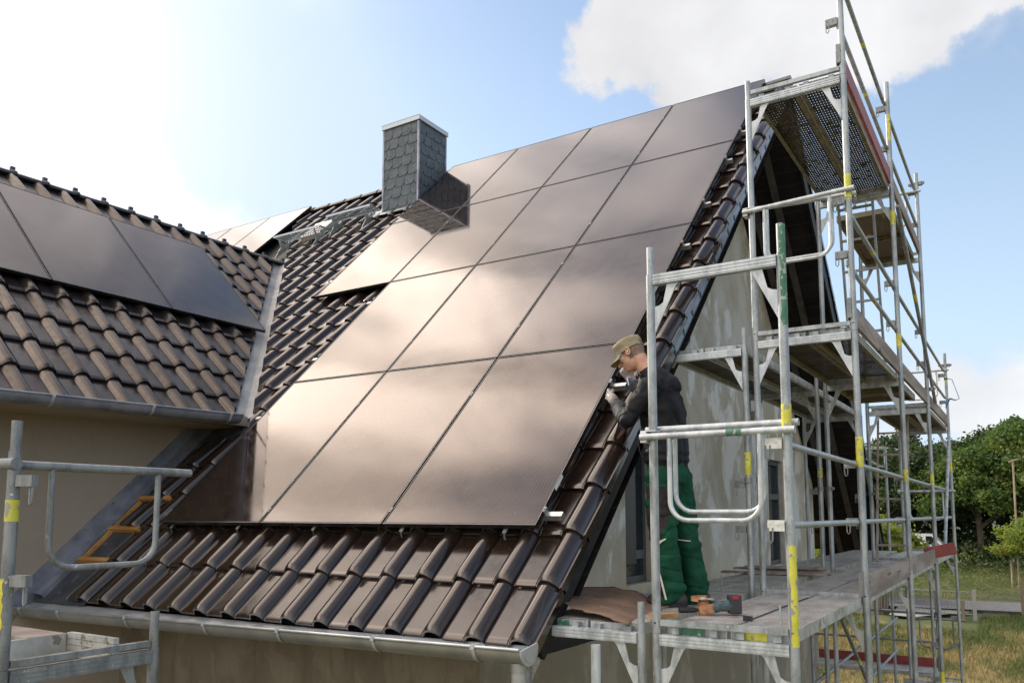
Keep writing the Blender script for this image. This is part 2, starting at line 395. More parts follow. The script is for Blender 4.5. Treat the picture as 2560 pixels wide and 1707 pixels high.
MATS['roof_tile_wing'].node_tree.nodes['Principled BSDF'].inputs['Specular Tint'].default_value = (1, .86, .76, 1)
MATS['roof_tile'].node_tree.nodes['Principled BSDF'].inputs['Specular Tint'].default_value = (1, .93, .88, 1)
b_ = MATS['lens_glass'].node_tree.nodes['Principled BSDF']; b_.inputs['Alpha'].default_value = .28

# ------------------------------------------------------------------ mesh helpers
COL = scene.collection
class MB:
    def __init__(s): s.v = []; s.f = []; s.m = []
    def add(s, vs, fs, mi=0):
        o = len(s.v); s.v.extend([tuple(x) for x in vs]); s.f.extend([tuple(i + o for i in f) for f in fs]); s.m.extend([mi] * len(fs)); return s
    def box(s, a, b, mi=0):
        (x0, y0, z0), (x1, y1, z1) = a, b
        vs = [(x0, y0, z0), (x1, y0, z0), (x1, y1, z0), (x0, y1, z0), (x0, y0, z1), (x1, y0, z1), (x1, y1, z1), (x0, y1, z1)]
        return s.add(vs, [(3, 2, 1, 0), (4, 5, 6, 7), (0, 1, 5, 4), (1, 2, 6, 5), (2, 3, 7, 6), (3, 0, 4, 7)], mi)
    def obox(s, c, ax, ay, az, hx, hy, hz, mi=0):
        c = Vector(c); ax, ay, az = Vector(ax).normalized(), Vector(ay).normalized(), Vector(az).normalized()
        vs = [c + ax * (i * hx) + ay * (j * hy) + az * (k * hz) for k in (-1, 1) for i, j in ((-1, -1), (1, -1), (1, 1), (-1, 1))]
        return s.add(vs, [(3, 2, 1, 0), (4, 5, 6, 7), (0, 1, 5, 4), (1, 2, 6, 5), (2, 3, 7, 6), (3, 0, 4, 7)], mi)
    def bar(s, p, q, wd, ht, up=(0, 0, 1), mi=0):
        p, q = Vector(p), Vector(q); a = (q - p).normalized(); sd = a.cross(Vector(up)).normalized(); u = sd.cross(a)
        return s.obox((p + q) / 2, a, sd, u, (q - p).length / 2, wd / 2, ht / 2, mi)
    def tube(s, p, q, r, r2=None, n=12, cap=True, mi=0):
        p, q = Vector(p), Vector(q); a = (q - p).normalized()
        t = Vector((0, 0, 1)) if abs(a.z) < .9 else Vector((1, 0, 0))
        u = a.cross(t).normalized(); v = a.cross(u); r2 = r if r2 is None else r2
        vs = [c + (u * math.cos(k * 2 * math.pi / n) + v * math.sin(k * 2 * math.pi / n)) * rr for c, rr in ((p, r), (q, r2)) for k in range(n)]
        fs = [(k, (k + 1) % n, n + (k + 1) % n, n + k) for k in range(n)]
        if cap: fs += [tuple(range(n))[::-1], tuple(range(n, 2 * n))]
        return s.add(vs, fs, mi)
    def hollow(s, p, q, r, t=.004, n=16, mi=0):
        """open tube: outer and inner wall with ring ends"""
        p, q = Vector(p), Vector(q); a = (q - p).normalized()
        tt = Vector((0, 0, 1)) if abs(a.z) < .9 else Vector((1, 0, 0))
        u = a.cross(tt).normalized(); v = a.cross(u)
        vs = []
        for c, rr in ((p, r), (q, r), (q, r - t), (p, r - t)):
            vs += [c + (u * math.cos(k * 2 * math.pi / n) + v * math.sin(k * 2 * math.pi / n)) * rr for k in range(n)]
        fs = []
        for j in range(4):
            j2 = (j + 1) % 4
            fs += [(j * n + k, j * n + (k + 1) % n, j2 * n + (k + 1) % n, j2 * n + k) for k in range(n)]
        return s.add(vs, fs, mi)
    def path(s, pts, r, n=10, mi=0, closed=False):
        pts = [Vector(p) for p in pts]; m = len(pts); rs = r if isinstance(r, (list, tuple)) else [r] * m
        vs = []; prev = None
        for i, p in enumerate(pts):
            if closed: d = pts[(i + 1) % m] - pts[i - 1]
            else: d = pts[min(i + 1, m - 1)] - pts[max(i - 1, 0)]
            d.normalize()
            if prev is None:
                t = Vector((0, 0, 1)) if abs(d.z) < .9 else Vector((1, 0, 0))
                u = d.cross(t).normalized()
            else: u = (prev - d * prev.dot(d)).normalized()
            prev = u; v = d.cross(u)
            vs += [p + (u * math.cos(k * 2 * math.pi / n) + v * math.sin(k * 2 * math.pi / n)) * rs[i] for k in range(n)]
        fs = []
        for i in range(m if closed else m - 1):
            j = (i + 1) % m
            fs += [(i * n + k, i * n + (k + 1) % n, j * n + (k + 1) % n, j * n + k) for k in range(n)]
        if not closed: fs += [tuple(range(n))[::-1], tuple(range((m - 1) * n, m * n))]
        return s.add(vs, fs, mi)
    def prism(s, poly, vec, mi=0):
        vec = Vector(vec); n = len(poly); vs = [Vector(p) for p in poly] + [Vector(p) + vec for p in poly]
        fs = [tuple(range(n))[::-1], tuple(range(n, 2 * n))] + [(k, (k + 1) % n, n + (k + 1) % n, n + k) for k in range(n)]
        return s.add(vs, fs, mi)
    def quad(s, a, b, c, d, mi=0): return s.add([a, b, c, d], [(0, 1, 2, 3)], mi)
    def build(s, name, mats, parent=None, smooth=30, recalc=True):
        me = bpy.data.meshes.new(name)
        off = Vector((0, 0, 0))
        if parent is not None and parent.get('_abs'):
            off = world_loc(parent)
        me.from_pydata([tuple(Vector(v) - off) for v in s.v], [], s.f)
        if not isinstance(mats, (list, tuple)): mats = [mats]
        for m in mats: me.materials.append(MATS[m] if isinstance(m, str) else m)
        if len(mats) > 1: me.polygons.foreach_set('material_index', s.m)
        if recalc:
            bm = bmesh.new(); bm.from_mesh(me); bmesh.ops.recalc_face_normals(bm, faces=bm.faces); bm.to_mesh(me); bm.free()
        if smooth:
            me.polygons.foreach_set('use_smooth', [True] * len(me.polygons))
            me.set_sharp_from_angle(angle=R(smooth))
        o = bpy.data.objects.new(name, me); COL.objects.link(o)
        if parent is not None:
            o.parent = parent
            if parent.get('_abs'): o['_abs'] = 1      # sub-part: same origin
        me.update()
        return o
def world_loc(o):
    l = Vector((0, 0, 0))
    while o is not None: l += o.location; o = o.parent
    return l
def tag(o, label=None, cat=None, group=None, kind=None):
    if label: o['label'] = label
    if cat: o['category'] = cat
    if group: o['group'] = group
    if kind: o['kind'] = kind
    return o
def thing(name, loc, label, cat, group=None, rz=0, absolute=True):
    o = bpy.data.objects.new(name, None); COL.objects.link(o); o.location = loc; o.rotation_euler = (0, 0, rz)
    o.empty_display_size = .1
    if absolute: o['_abs'] = 1
    return tag(o, label, cat, group)
def dup(root, loc, label, rz=0, scale=None, skip=()):
    r = root.copy(); COL.objects.link(r); r.location = loc; r.rotation_euler = (0, 0, rz); r['label'] = label
    if scale: r.scale = scale
    for ch in list(root.children):
        if ch.name.split('.')[0] in skip: continue
        c = ch.copy(); COL.objects.link(c); c.parent = r
        for g in list(ch.children):
            d = g.copy(); COL.objects.link(d); d.parent = c
    return r

# ------------------------------------------------------------------ roof frames
NP = Vector((0, -.6943, .7197)); VP = Vector((0, .7197, .6943)); UP_ = Vector((-1, 0, 0))
P0 = Vector((-1.653, .257, .611))               # lower right corner of the big panel field (top of glass)
def rp(x, v, off=0.0): return Vector((x, P0.y, P0.z)) + VP * v + NP * off
BASE = -.14
def zroof(y): return rp(0, 0, BASE).z + (y - rp(0, 0, BASE).y) * .9647   # base plane height at plan position y
WALLX, WALLY, WINGX = -2.33, .62, -6.62
NW = Vector((.7018, 0, .7124)); VW = Vector((-.7124, 0, .7018)); W0 = Vector((-6.028, 0, 1.673))
def wp(y, v, off=0.0): return Vector((W0.x, y, W0.z)) + VW * v + NW * off
VAL_A, VAL_B = Vector((-6.028, 1.531)), Vector((-9.245, 4.816))

# ------------------------------------------------------------------ house
house = thing('house', (-6, 5, -4), 'steep dark tiled house with grey plastered gable, cross wing and slate clad chimney', 'house')

PROF = [(0, .006), (.018, .0), (.25, .0), (.465, .0), (.475, -.006), (.495, -.007), (.51, .003), (.54, .010), (.575, .032), (.62, .047), (.68, .057), (.745, .060), (.81, .056), (.87, .044), (.92, .027), (.955, .010), (.975, -.008), (1.0, -.012)]
def tile(mb, fr, u0, v0, W, E, lift, rng, big=1.0):
    """one interlocking tile; fr(u, v, h) -> point"""
    du, dh, dv, tw = rng.uniform(-.0025, .0025), rng.uniform(-.0015, .0025), rng.uniform(-.004, .004), rng.uniform(-.004, .004)
    rows = [(-.000, lift - .022, 0), (0.0, lift - .006, 0), (.014, lift, 0), (.05, lift, 0), (E + .03, -.004, 0)]
    vs = []; n = len(PROF)
    for j, (dv_, h0, _) in enumerate(rows):
        for (a, h) in PROF:
            ends = 1.0 if dv_ > .04 else .96
            vs.append(fr(u0 + a * W * .995 + du + tw * dv_, v0 + dv_ + dv, h0 + h * big * ends + dh - (0.0)))
    fs = []
    for j in range(len(rows) - 1):
        for k in range(n - 1): fs.append((j * n + k, j * n + k + 1, (j + 1) * n + k + 1, (j + 1) * n + k))
    mb.add(vs, fs)
rng = random.Random(3)
TW, TE = .3125, .4372
def fm(u, v, h): return Vector((u, P0.y, P0.z)) + VP * v + NP * (BASE + h)
XR = -1.362                                      # outer edge of the last tile
V0 = -.845
main = MB(); lowl = MB()
NROW = 21
for r in range(NROW):
    for cidx in range(46):
        u0 = XR - TW * (cidx + 1); v0 = V0 + r * TE
        c = fm(u0 + TW / 2, v0 + TE / 2, 0)
        if c.x < -9.3:
            if c.y < 4.4: continue
        lower = c.y < 1.45
        if lower:
            lim = -6.62 if c.y > .80 else -6.05 + (-.33 if .0 < c.y < .9 and r == 2 else 0)
            if u0 < lim - .0: continue
            tile(lowl, fm, u0, v0, TW, TE, .028, rng); continue
        ly = VAL_A.y + (VAL_A.x - c.x) * 1.0211
        if c.x < -6 and c.x > -9.3 and c.y < ly - .5: continue
        tile(main, fm, u0, v0, TW, TE, .028, rng)
def bisect(mb, name, m, parent, co, no):
    o = mb.build(name, m, None, smooth=0, recalc=False)
    bm = bmesh.new(); bm.from_mesh(o.data)
    bmesh.ops.bisect_plane(bm, geom=bm.verts[:] + bm.edges[:] + bm.faces[:], plane_co=co, plane_no=no, clear_outer=True)
    bm.to_mesh(o.data); bm.free()
    vs = [v.co.copy() for v in o.data.vertices]; fs = [tuple(p.vertices) for p in o.data.polygons]
    bpy.data.objects.remove(o)
    r = MB(); r.v = [tuple(v) for v in vs]; r.f = fs; r.m = [0] * len(fs); return r
vd = Vector((VAL_B.x - VAL_A.x, VAL_B.y - VAL_A.y, 0)).normalized()
vn = Vector((vd.y, -vd.x, 0))                    # pointing to +x +y side?
if vn.x < 0: vn = -vn
mainb = bisect(main, 'tmp', 'roof_tile', None, Vector((VAL_A.x, VAL_A.y, 0)) + vn * .085, -vn)
mainb.add(lowl.v, lowl.f)
main_roof = mainb.build('main_roof', 'roof_tile', house, smooth=38, recalc=False)
# deck under the tiles, rear slope
sb = MB()
rr_ = rp(0, 8.52, BASE - .03)
sb.add([fm(XR - .01, V0 + .03, -.03), fm(XR - .01, 8.42, -.03), fm(-15.7, 8.42, -.03), fm(-15.7, V0 + .03, -.03)], [(0, 1, 2, 3)])
sb.build('roof_deck', 'dark_board', house, smooth=0)
RY, RZ = fm(0, 8.44, 0).y, fm(0, 8.44, 0).z      # ridge line
def rear(x, y, off=0.0): return Vector((x, y, RZ - (y - RY) * .9647 + off))
rb = MB()
rs = random.Random(8)
for k in range(21):
    y0 = RY + k * TE * .72; y1 = y0 + TE * .72 + .02
    rb.add([rear(XR, y0, .0), rear(-15.7, y0, .0), rear(-15.7, y1, .035), rear(XR, y1, .035), rear(-15.7, y1, .0), rear(XR, y1, .0)], [(0, 1, 2, 3), (3, 2, 4, 5)])
    rb.add([rear(XR + .012, y0, .05), rear(XR + .012, y1, .085), rear(XR + .012, y1, -.02), rear(XR + .012, y0, -.05), rear(XR - .06, y0, .075), rear(XR - .06, y1, .105)], [(0, 1, 2, 3), (4, 5, 1, 0)])
rb.build('rear_roof', 'roof_tile', house, smooth=0)
YE = RY + 20.5 * TE * .72
sf = MB()
sf.add([rear(XR - .02, RY, -.30), rear(WALLX - .1, RY, -.30), rear(WALLX - .1, YE, -.30), rear(XR - .02, YE, -.30)], [(0, 1, 2, 3)])
sf.build('rear_soffit', 'soffit', house, smooth=0)
for xr_ in (-1.80, -2.12):
    MB().bar(rear(xr_, RY + .1, -.33), rear(xr_, YE, -.33), .09, .07, up=(0, 0, 1)).build('rafter', 'rafter', house, smooth=0)
# near slope soffit + verge boards
ns = MB(); ns.add([fm(XR - .02, V0 + .6, -.24), fm(WALLX - .1, V0 + .6, -.24), fm(WALLX - .1, 8.4, -.24), fm(XR - .02, 8.4, -.24)], [(0, 1, 2, 3)])
ns.build('verge_soffit', 'soffit', house, smooth=0)
vb = MB()
vb.prism([fm(XR - .012, V0 + .05, -.035), fm(XR - .012, 8.42, -.035), fm(XR - .012, 8.42, -.155), fm(XR - .012, V0 + .05, -.155)], (-.03, 0, 0))
vb.prism([rear(XR - .012, RY, -.04), rear(XR - .012, YE, -.04), rear(XR - .012, YE, -.36), rear(XR - .012, RY, -.36)], (-.03, 0, 0))
vb.build('verge_board', 'dark_board', house, smooth=0)
vm = MB()
vm.prism([fm(XR + .004, 1.2, -.02), fm(XR + .004, 8.42, -.02), fm(XR + .004, 8.42, -.115), fm(XR + .004, 1.2, -.115)], (-.012, 0, 0))
for k in range(24):
    v = 1.3 + k * .305
    vm.prism([fm(XR + .009, v, -.075), fm(XR + .009, v + .03, -.065), fm(XR + .009, v + .03, -.10), fm(XR + .009, v, -.115)], (-.004, 0, 0), 1)
vm.build('verge_flashing', ['verge_metal', 'black_frame'], house, smooth=0)
# side flap of verge tiles
vt = MB()
for r in range(NROW):
    v0 = V0 + r * TE
    vt.prism([fm(XR + .001, v0, .022), fm(XR + .001, v0 + TE + .02, -.012), fm(XR + .001, v0 + TE + .02, -.05), fm(XR + .001, v0, -.045)], (.012, 0, 0))
vt.build('verge_flap', 'roof_tile', house, smooth=0)
# ridge caps
rc = MB()
def cap_seg(mb, a, b, side, r0, r1, n=9):
    vs = []
    for c, r in ((a, r0), (b, r1)):
        for k in range(n):
            t = math.pi * k / (n - 1)
            vs.append(Vector(c) + Vector(side) * (math.cos(t) * r) + Vector((0, 0, 1)) * (math.sin(t) * r * .8 - .02))
    fs = [(k, k + 1, n + k + 1, n + k) for k in range(n - 1)] + [tuple(range(n)), tuple(range(n, 2 * n))]
    mb.add(vs, fs)
x = XR + .03
while x > -15.6:
    cap_seg(rc, (x, RY, RZ + .035), (x - .44, RY, RZ + .03), (0, 1, 0), .105, .092)
    
    x -= .40
rc.build('ridge_cap', 'ridge_tile', house, smooth=50)
# gable wall with window openings
def gtop(y): return (fm(0, 0, -.2).z + (y - fm(0, 0, -.2).y) * .9647) if y < RY else rear(0, y, -.29).z
gw = MB(); ys = [WALLY, 2.2, 3.14, 3.80, 5, RY, 8.42, 9.30, 11.46]
W1 = (-.02, 1.42); W2 = (-.12, 1.52)
for a, b in zip(ys[:-1], ys[1:]):
    def seg(z0a, z0b, z1a, z1b): gw.add([(WALLX, a, z0a), (WALLX, b, z0b), (WALLX, b, z1b), (WALLX, a, z1a)], [(0, 1, 2, 3)])
    if a == 3.14 or a == 8.42:
        w0, w1 = W1 if a == 3.14 else W2
        seg(-4, -4, w0, w0); seg(w1, w1, gtop(a), gtop(b))
        gw.add([(WALLX, b, w0), (WALLX - .22, b, w0), (WALLX - .22, b, w1), (WALLX, b, w1)], [(0, 1, 2, 3)])
        gw.add([(WALLX, a, w0), (WALLX - .22, a, w0), (WALLX - .22, a, w1), (WALLX, a, w1)], [(0, 1, 2, 3)])
        gw.add([(WALLX, a, w1), (WALLX, b, w1), (WALLX - .22, b, w1), (WALLX - .22, a, w1)], [(0, 1, 2, 3)])
        gw.add([(WALLX, a, w0), (WALLX, b, w0), (WALLX - .22, b, w0), (WALLX - .22, a, w0)], [(0, 1, 2, 3)])
    else: seg(-4, -4, gtop(a), gtop(b))
gw.add([(WALLX, 11.46, -4), (-8, 11.46, -4), (-8, 11.46, gtop(11.46)), (WALLX, 11.46, gtop(11.46))], [(0, 1, 2, 3)])
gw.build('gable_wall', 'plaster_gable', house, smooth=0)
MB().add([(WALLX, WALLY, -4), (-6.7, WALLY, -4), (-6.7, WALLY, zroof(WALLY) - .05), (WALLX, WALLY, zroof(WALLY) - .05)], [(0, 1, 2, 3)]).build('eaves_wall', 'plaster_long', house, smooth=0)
def window(y0, y1, z0, z1, transom, nm='window'):
    f = MB(); x = WALLX - .13; t = .07
    for a, b in (((x, y0, z0), (x + .06, y0 + t, z1)), ((x, y1 - t, z0), (x + .06, y1, z1)), ((x, y0 + t, z1 - t), (x + .06, y1 - t, z1)), ((x, y0 + t, z0), (x + .06, y1 - t, z0 + t)), ((x, y0 + t, transom), (x + .07, y1 - t, transom + .09))): f.box(a, b)
    o = f.build(nm, 'window_frame', house, smooth=0)
    MB().box((x - .02, y0 + t - .01, z0 + t - .01), (x + .01, y1 - t + .01, z1 - t + .01)).build('pane', 'pane', o, smooth=0)
    s = MB().box((x + .065, y0 + .001, z0 + .2), (x + .10, y0 + (.32 if y0 < 4 else .13), z1 - .002)); s.build('shutter_rail', 'window_brown', o, smooth=0)
    return o
wo_ = window(3.14, 3.80, *W1, .22)
MB().box((WALLX - .14, 3.45, .31), (WALLX - .125, 3.74, 1.36)).build('blind', 'clip_white', wo_, smooth=0); window(8.42, 9.30, *W2, .9)
# purlin ends boxed in black
def purlin(y, z, s, L=.78):
    pl = [(0, y - s * .55, z - s * .5), (0, y - s * .2, z - s * .62), (0, y + s * .5, z - s * .1), (0, y + s * .55, z + s * .45), (0, y + s * .2, z + s * .6), (0, y - s * .5, z + s * .0)]
    MB().prism([(WALLX - .05, p[1], p[2]) for p in pl], (L, 0, 0)).build('purlin_box', 'dark_board', house, smooth=0)
purlin(2.50, 2.28, .46, .90); purlin(.42, .29, .22, .90); purlin(RY, RZ - .62, .3)
# eaves gutter
def gutter(parent, A, B, r, outv, m, brackets, endcap=True, back=.03):
    A, B, outv = Vector(A), Vector(B), Vector(outv); n = 13
    g = MB(); vs = []
    pts = [(-1, .03)] + [(-math.cos(math.pi * k / (n - 1)), -math.sin(math.pi * k / (n - 1))) for k in range(n)]
    for off in (0, .004):
        for P in (A, B):
            for (a, b) in pts: vs.append(P + outv * (a * (r - off)) + Vector((0, 0, b * (r - off))))
    N = len(pts); fs = []
    for k in range(N - 1):
        fs.append((k, k + 1, N + k + 1, N + k)); fs.append((2 * N + k, 3 * N + k, 3 * N + k + 1, 2 * N + k + 1))
    g.add(vs, fs)
    o = g.build('gutter', m, parent, smooth=40)
    bd = MB().tube(A + outv * r + Vector((0, 0, .004)), B + outv * r + Vector((0, 0, .004)), .0105, n=10)
    bd.build('gutter_bead', m, o, smooth=40)
    d = (B - A).normalized()
    for s in brackets:
        br = MB()
        C = A + (B - A) * s; rr2 = r + .004
        vs = []
        for e in (-.013, .013):
            for k in range(n + 1):
                a = math.pi * (k / n * 1.04); vs.append(C + d * e + outv * (-math.cos(a) * rr2) + Vector((0, 0, -math.sin(a) * rr2)))
        br.add(vs, [(k, k + 1, n + 1 + k + 1, n + 1 + k) for k in range(n)])
        br.bar(C + outv * (r + .011) - d * .013 + Vector((0, 0, .004)), C + outv * (r + .011) + d * .013 + Vector((0, 0, .004)), .005, .03)
        br.bar(C + outv * (r + .004) + Vector((0, 0, .016)), C + outv * (r - .05) + Vector((0, 0,                .016)), .026, .003)
        br.build('gutter_bracket', 'zinc_light', o, smooth=40)
    if endcap:
        for P, sg in ((B, 1), (A, -1)):
            e = MB()
            vs = [P + d * sg * .004 + outv * (-math.cos(math.pi * k / (n - 1)) * (r + .004)) + Vector((0, 0, -math.sin(math.pi * k / (n - 1)) * (r + .004))) for k in range(n)]
            vs.insert(0, P + d * sg * .004 + outv * -r + Vector((0, 0, .025)))
            e.prism(vs, d * sg * .012)
            vs2 = [P + d * sg * .016 + outv * (-math.cos(math.pi * k / (n - 1)) * (r * .72)) + Vector((0, 0, -.012 - math.sin(math.pi * k / (n - 1)) * (r * .68))) for k in range(n)]
            e.prism(vs2, d * sg * .004)
            e.build('gutter_end', 'zinc_light', o, smooth=30)
    return o
GY, GZ = -.655, -.035
gutter(house, (-6.6, -.338, -.150), (-1.358, -.328, -.062), .088, (0, -1, 0), 'zinc', [.02, .135, .315, .495, .64, .80, .942])
MB().add([(-6.6, -.375, -.172), (-1.375, -.365, -.088), (-1.375, -.225, -.078), (-6.6, -.225, -.105)], [(0, 1, 2, 3)]).build('drip_flashing', 'zinc_light', house, smooth=0)
MB().add([(-6.6, -.22, -.18), (-1.4, -.22, -.11), (-1.4, -.22, -.135), (-6.6, -.22, -.24), (-1.4, WALLY, -.135), (-6.6, WALLY, -.24)], [(0, 1, 2, 3), (3, 2, 4, 5)]).build('eaves_board', 'dark_board', house, smooth=0)
dp = MB().path([(-1.415, -.33, -.15), (-1.415, -.33, -.26), (-1.42, -.28, -.40), (-1.46, -.15, -.65), (-1.5, .0, -1.0), (-1.9, .45, -1.5), (-2.05, .50, -1.8), (-2.05, .5, -4)], .040, n=14)
dp.build('downpipe', 'zinc_light', house, smooth=40)
MB().tube((-1.415, -.33, -.14), (-1.415, -.33, -.19), .047, n=16).build('downpipe_outlet', 'zinc', house)

# ---- wing
wt = MB(); fw = lambda u, v, h: Vector((W0.x, u, W0.z)) + VW * v + NW * h
rng = random.Random(11)
WV0 = -.10
for r in range(11):
    for cidx in range(28):
        u0 = 4.95 - TW * (cidx + 1); v0 = WV0 + r * TE
        c = fw(u0 + TW / 2, v0 + TE / 2, 0)
        ly = VAL_A.y + (VAL_A.x - c.x) * 1.0211
        if c.y > ly + .5: continue
        if v0 > 3.9: continue
        tile(wt, fw, u0, v0, TW, TE, .030, rng, 1.0)
wtb = bisect(wt, 'tmp', 'roof_tile_wing', None, Vector((VAL_A.x, VAL_A.y, 0)) - vn * .085, vn)
wing_roof = wtb.build('wing_roof', 'roof_tile_wing', house, smooth=38, recalc=False)
wd_ = MB(); wd_.add([fw(-3.8, -.1, -.02), fw(1.5, -.1, -.02), fw(4.75, 4.34, -.02), fw(-3.8, 4.34, -.02)], [(0, 1, 2, 3)])
wd_.add([fw(-3.8, 4.34, -.02), fw(4.75, 4.34, -.02), (-12.4, 1.5, 1.6), (-12.4, -3.8, 1.6)], [(0, 1, 2, 3)])
wd_.build('wing_deck', 'dark_board', house, smooth=0)
wr = MB(); RWX, RWZ = fw(0, 4.36, 0).x, fw(0, 4.36, 0).z
y = 4.78
while y > -3.8:
    cap_seg(wr, (RWX, y, RWZ + .015), (RWX, y - .40, RWZ + .012), (1, 0, 0), .078, .072)
    cap_seg(wr, (RWX, y, RWZ + .022), (RWX, y - .05, RWZ + .022), (1, 0, 0), .090, .090)
    wr.box((RWX - .02, y - .05, RWZ + .075), (RWX + .02, y + .0, RWZ + .112))
    y -= .385
wr.build('wing_ridge_cap', 'ridge_tile', house, smooth=50)
vl = MB()
def vpt(t, off, up): 
    q = VAL_A.lerp(VAL_B, t); z = W0.z + (4.842 - 1.673) * t; return Vector((q.x + vn.x * off, q.y + vn.y * off, z + up))
a0, a1 = .0, 1.0
vl.add([vpt(a0, -.13, .055), vpt(a0, 0, .0), vpt(a0, .13, .055), vpt(a1, -.13, .055), vpt(a1, 0, .0), vpt(a1, .13, .055)], [(0, 1, 4, 3), (1, 2, 5, 4)])
vl.build('valley_flashing', 'zinc_valley', house, smooth=0)
gutter(house, (-5.84, -3.8, 1.60), (-5.84, 1.30, 1.685), .085, (1, 0, 0), 'zinc_flash', [.62, .80, .97])
ws = MB(); ws.add([(-5.93, -3.8, 1.66), (-5.93, 1.5, 1.70), (-5.93, 1.5, 1.60), (-5.93, -3.8, 1.54), (WINGX, 1.5, 1.60), (WINGX, -3.8, 1.54)], [(0, 1, 2, 3), (3, 2, 4, 5)])
ws.build('wing_eaves_board', 'plaster_wing', house, smooth=0)
MB().box((-6.5, -1.35, 1.50), (-6.05, -1.05, 1.545)).build('eaves_bracket', 'dark_board', house, smooth=0)
MB().add([(WINGX, -3.4, -4), (WINGX, 2.0, -4), (WINGX, 2.0, 2.0), (WINGX, -3.4, 2.0)], [(0, 1, 2, 3)]).add([(WINGX, -3.4, -4), (-12, -3.4, -4), (-12, -3.4, 1.6), (-9.3, -3.4, 4.6), (WINGX, -3.4, 1.9)], [(0, 1, 2, 3, 4)]).build('wing_wall', 'plaster_wing', house, smooth=0)
# flashing along the wing wall, bare battens
fl = MB()
X0 = WINGX
fl.prism([(X0 + .004, -.45, zroof(-.45) + .22), (X0 + .004, 1.5, zroof(1.5) + .22), (X0 + .004, 1.5, zroof(1.5)), (X0 + .004, -.45, zroof(-.45))], (.012, 0, 0))
fl.add([fm(X0 + .016, V0 + .02, .045), fm(X0 + .016, 1.9, .045), fm(X0 + .14, 1.9, .03), fm(X0 + .14, V0 + .02, .03), fm(X0 + .14, 1.9, -.02), fm(X0 + .14, V0 + .02, -.02)], [(0, 1, 2, 3), (3, 2, 4, 5)])
flo = fl.build('wall_flashing', 'zinc_flash', house, smooth=0)
sc_ = MB()
for k in range(7):
    yy = -.36 + k * .27; sc_.tube((X0 + .016, yy, zroof(yy) + .185), (X0 + .024, yy, zroof(yy) + .185), .011, n=8)
sc_.build('flashing_screw', 'screw', flo)
mbn = MB(); mbn.add([fm(X0 + .01, V0 - .02, -.012), fm(X0 + .01, 1.9, -.012), fm(-5.8, 1.9, -.012), fm(-5.8, V0 - .02, -.012)], [(0, 1, 2, 3)])
mbn.build('roof_membrane', 'membrane', house, smooth=0)
for v in (-.38, .02, .44):
    MB().obox(fm(-6.24, v, .012), (1, 0, 0), VP, NP, .24, .022, .022).build('batten', 'batten', house, smooth=0)
for v in (-.18, .23):
    MB().obox(fm(-6.44, v, .006), VP, (1, 0, 0), NP, .175, .022, .015).build('counter_batten', 'batten', house, smooth=0)

# small roof hatch between the steps
rh = MB().obox(fm(-8.92, 7.02, .11), (1, 0, 0), VP, NP, .22, .26, .04).build('roof_hatch', 'zinc_light', house, smooth=0)
MB().obox(fm(-8.92, 7.02, .152), (1, 0, 0), VP, NP, .18, .22, .002).build('pane', 'solar_glass', rh, smooth=0)
# ---- chimney
CX0, CX1, CY0, CY1, CZ = -7.627, -6.90, 5.494, 6.20, 7.03
ch = MB().box((CX0, CY0, 4.6), (CX1, CY1, CZ - .06)).build('chimney', 'slate_gap', house, smooth=0)
def slates(face):
    m = MB(); rg = random.Random(5); W, E = .196, .168
    width = (CX1 - CX0) if face == 'f' else (CY1 - CY0)
    z = CZ - .10; r = 0
    while z > 4.9:
        off = -W * (.33 * r % 1.0) - W
        x = off
        while x < width - .02:
            a, b = max(x, .015), min(x + W - .006, width - .015)
            if b - a > .02:
                full = x + W - .006
                z1, z0 = z + .02, z - E
                pts = [(a, z1), (b, z1)]
                # rounded lower corner on the leading side
                rad = .075; cx = full - rad; cz = z0 + rad
                arc = [(cx + rad * math.cos(t), cz + rad * math.sin(t)) for t in [0, -.4, -.8, -1.2, -1.57]]
                arc = [(max(a, min(q[0], b)), q[1]) for q in arc]
                pts += arc + [(a, z0)]
                th = .012 + rg.uniform(-.002, .002)
                def P(u, zz, o_):
                    tt = o_ * (.35 + .65 * (z1 - zz) / (z1 - z0)) + .002
                    return (CX0 + u, CY0 - tt, zz) if face == 'f' else (CX1 + tt, CY0 + u, zz)
                outer = [P(u, zz, th) for u, zz in pts]; inner = [P(u, zz, 0.0) for u, zz in pts]; n = len(pts)
                m.add(outer + inner, [tuple(range(n))] + [(k, (k + 1) % n, n + (k + 1) % n, n + k) for k in range(n)])
            x += W
        z -= E; r += 1
    return m
slates('f').build('slate_cladding', 'slate', ch, smooth=0); slates('s').build('slate_cladding', 'slate', ch, smooth=0)
cc = MB().box((CX0 - .03, CY0 - .03, CZ - .075), (CX1 + .035, CY1 + .035, CZ)).add([(CX0 - .035, CY0 - .035, CZ), (CX1 + .035, CY0 - .035, CZ), (CX1 + .035, CY1 + .035, CZ), (CX0 - .035, CY1 + .035, CZ), ((CX0 + CX1) / 2, (CY0 + CY1) / 2, CZ + .045)], [(0, 1, 4), (1, 2, 4), (2, 3, 4), (3, 0, 4)])
cc.build('chimney_cap', 'cap_metal', ch, smooth=0)
cm = MB()
for (x, y) in ((CX0, CY0), (CX1, CY0), (CX1, CY1)): cm.box((x - .016, y - .016, 4.8), (x + .016, y + .016, CZ - .09))
cm.build('corner_trim', 'zinc_flash', ch, smooth=0)
MB().tube(((CX0 + CX1) / 2, (CY0 + CY1) / 2, CZ), ((CX0 + CX1) / 2, (CY0 + CY1) / 2, CZ + .06), .12, n=20).build('flue', 'cap_metal', ch)
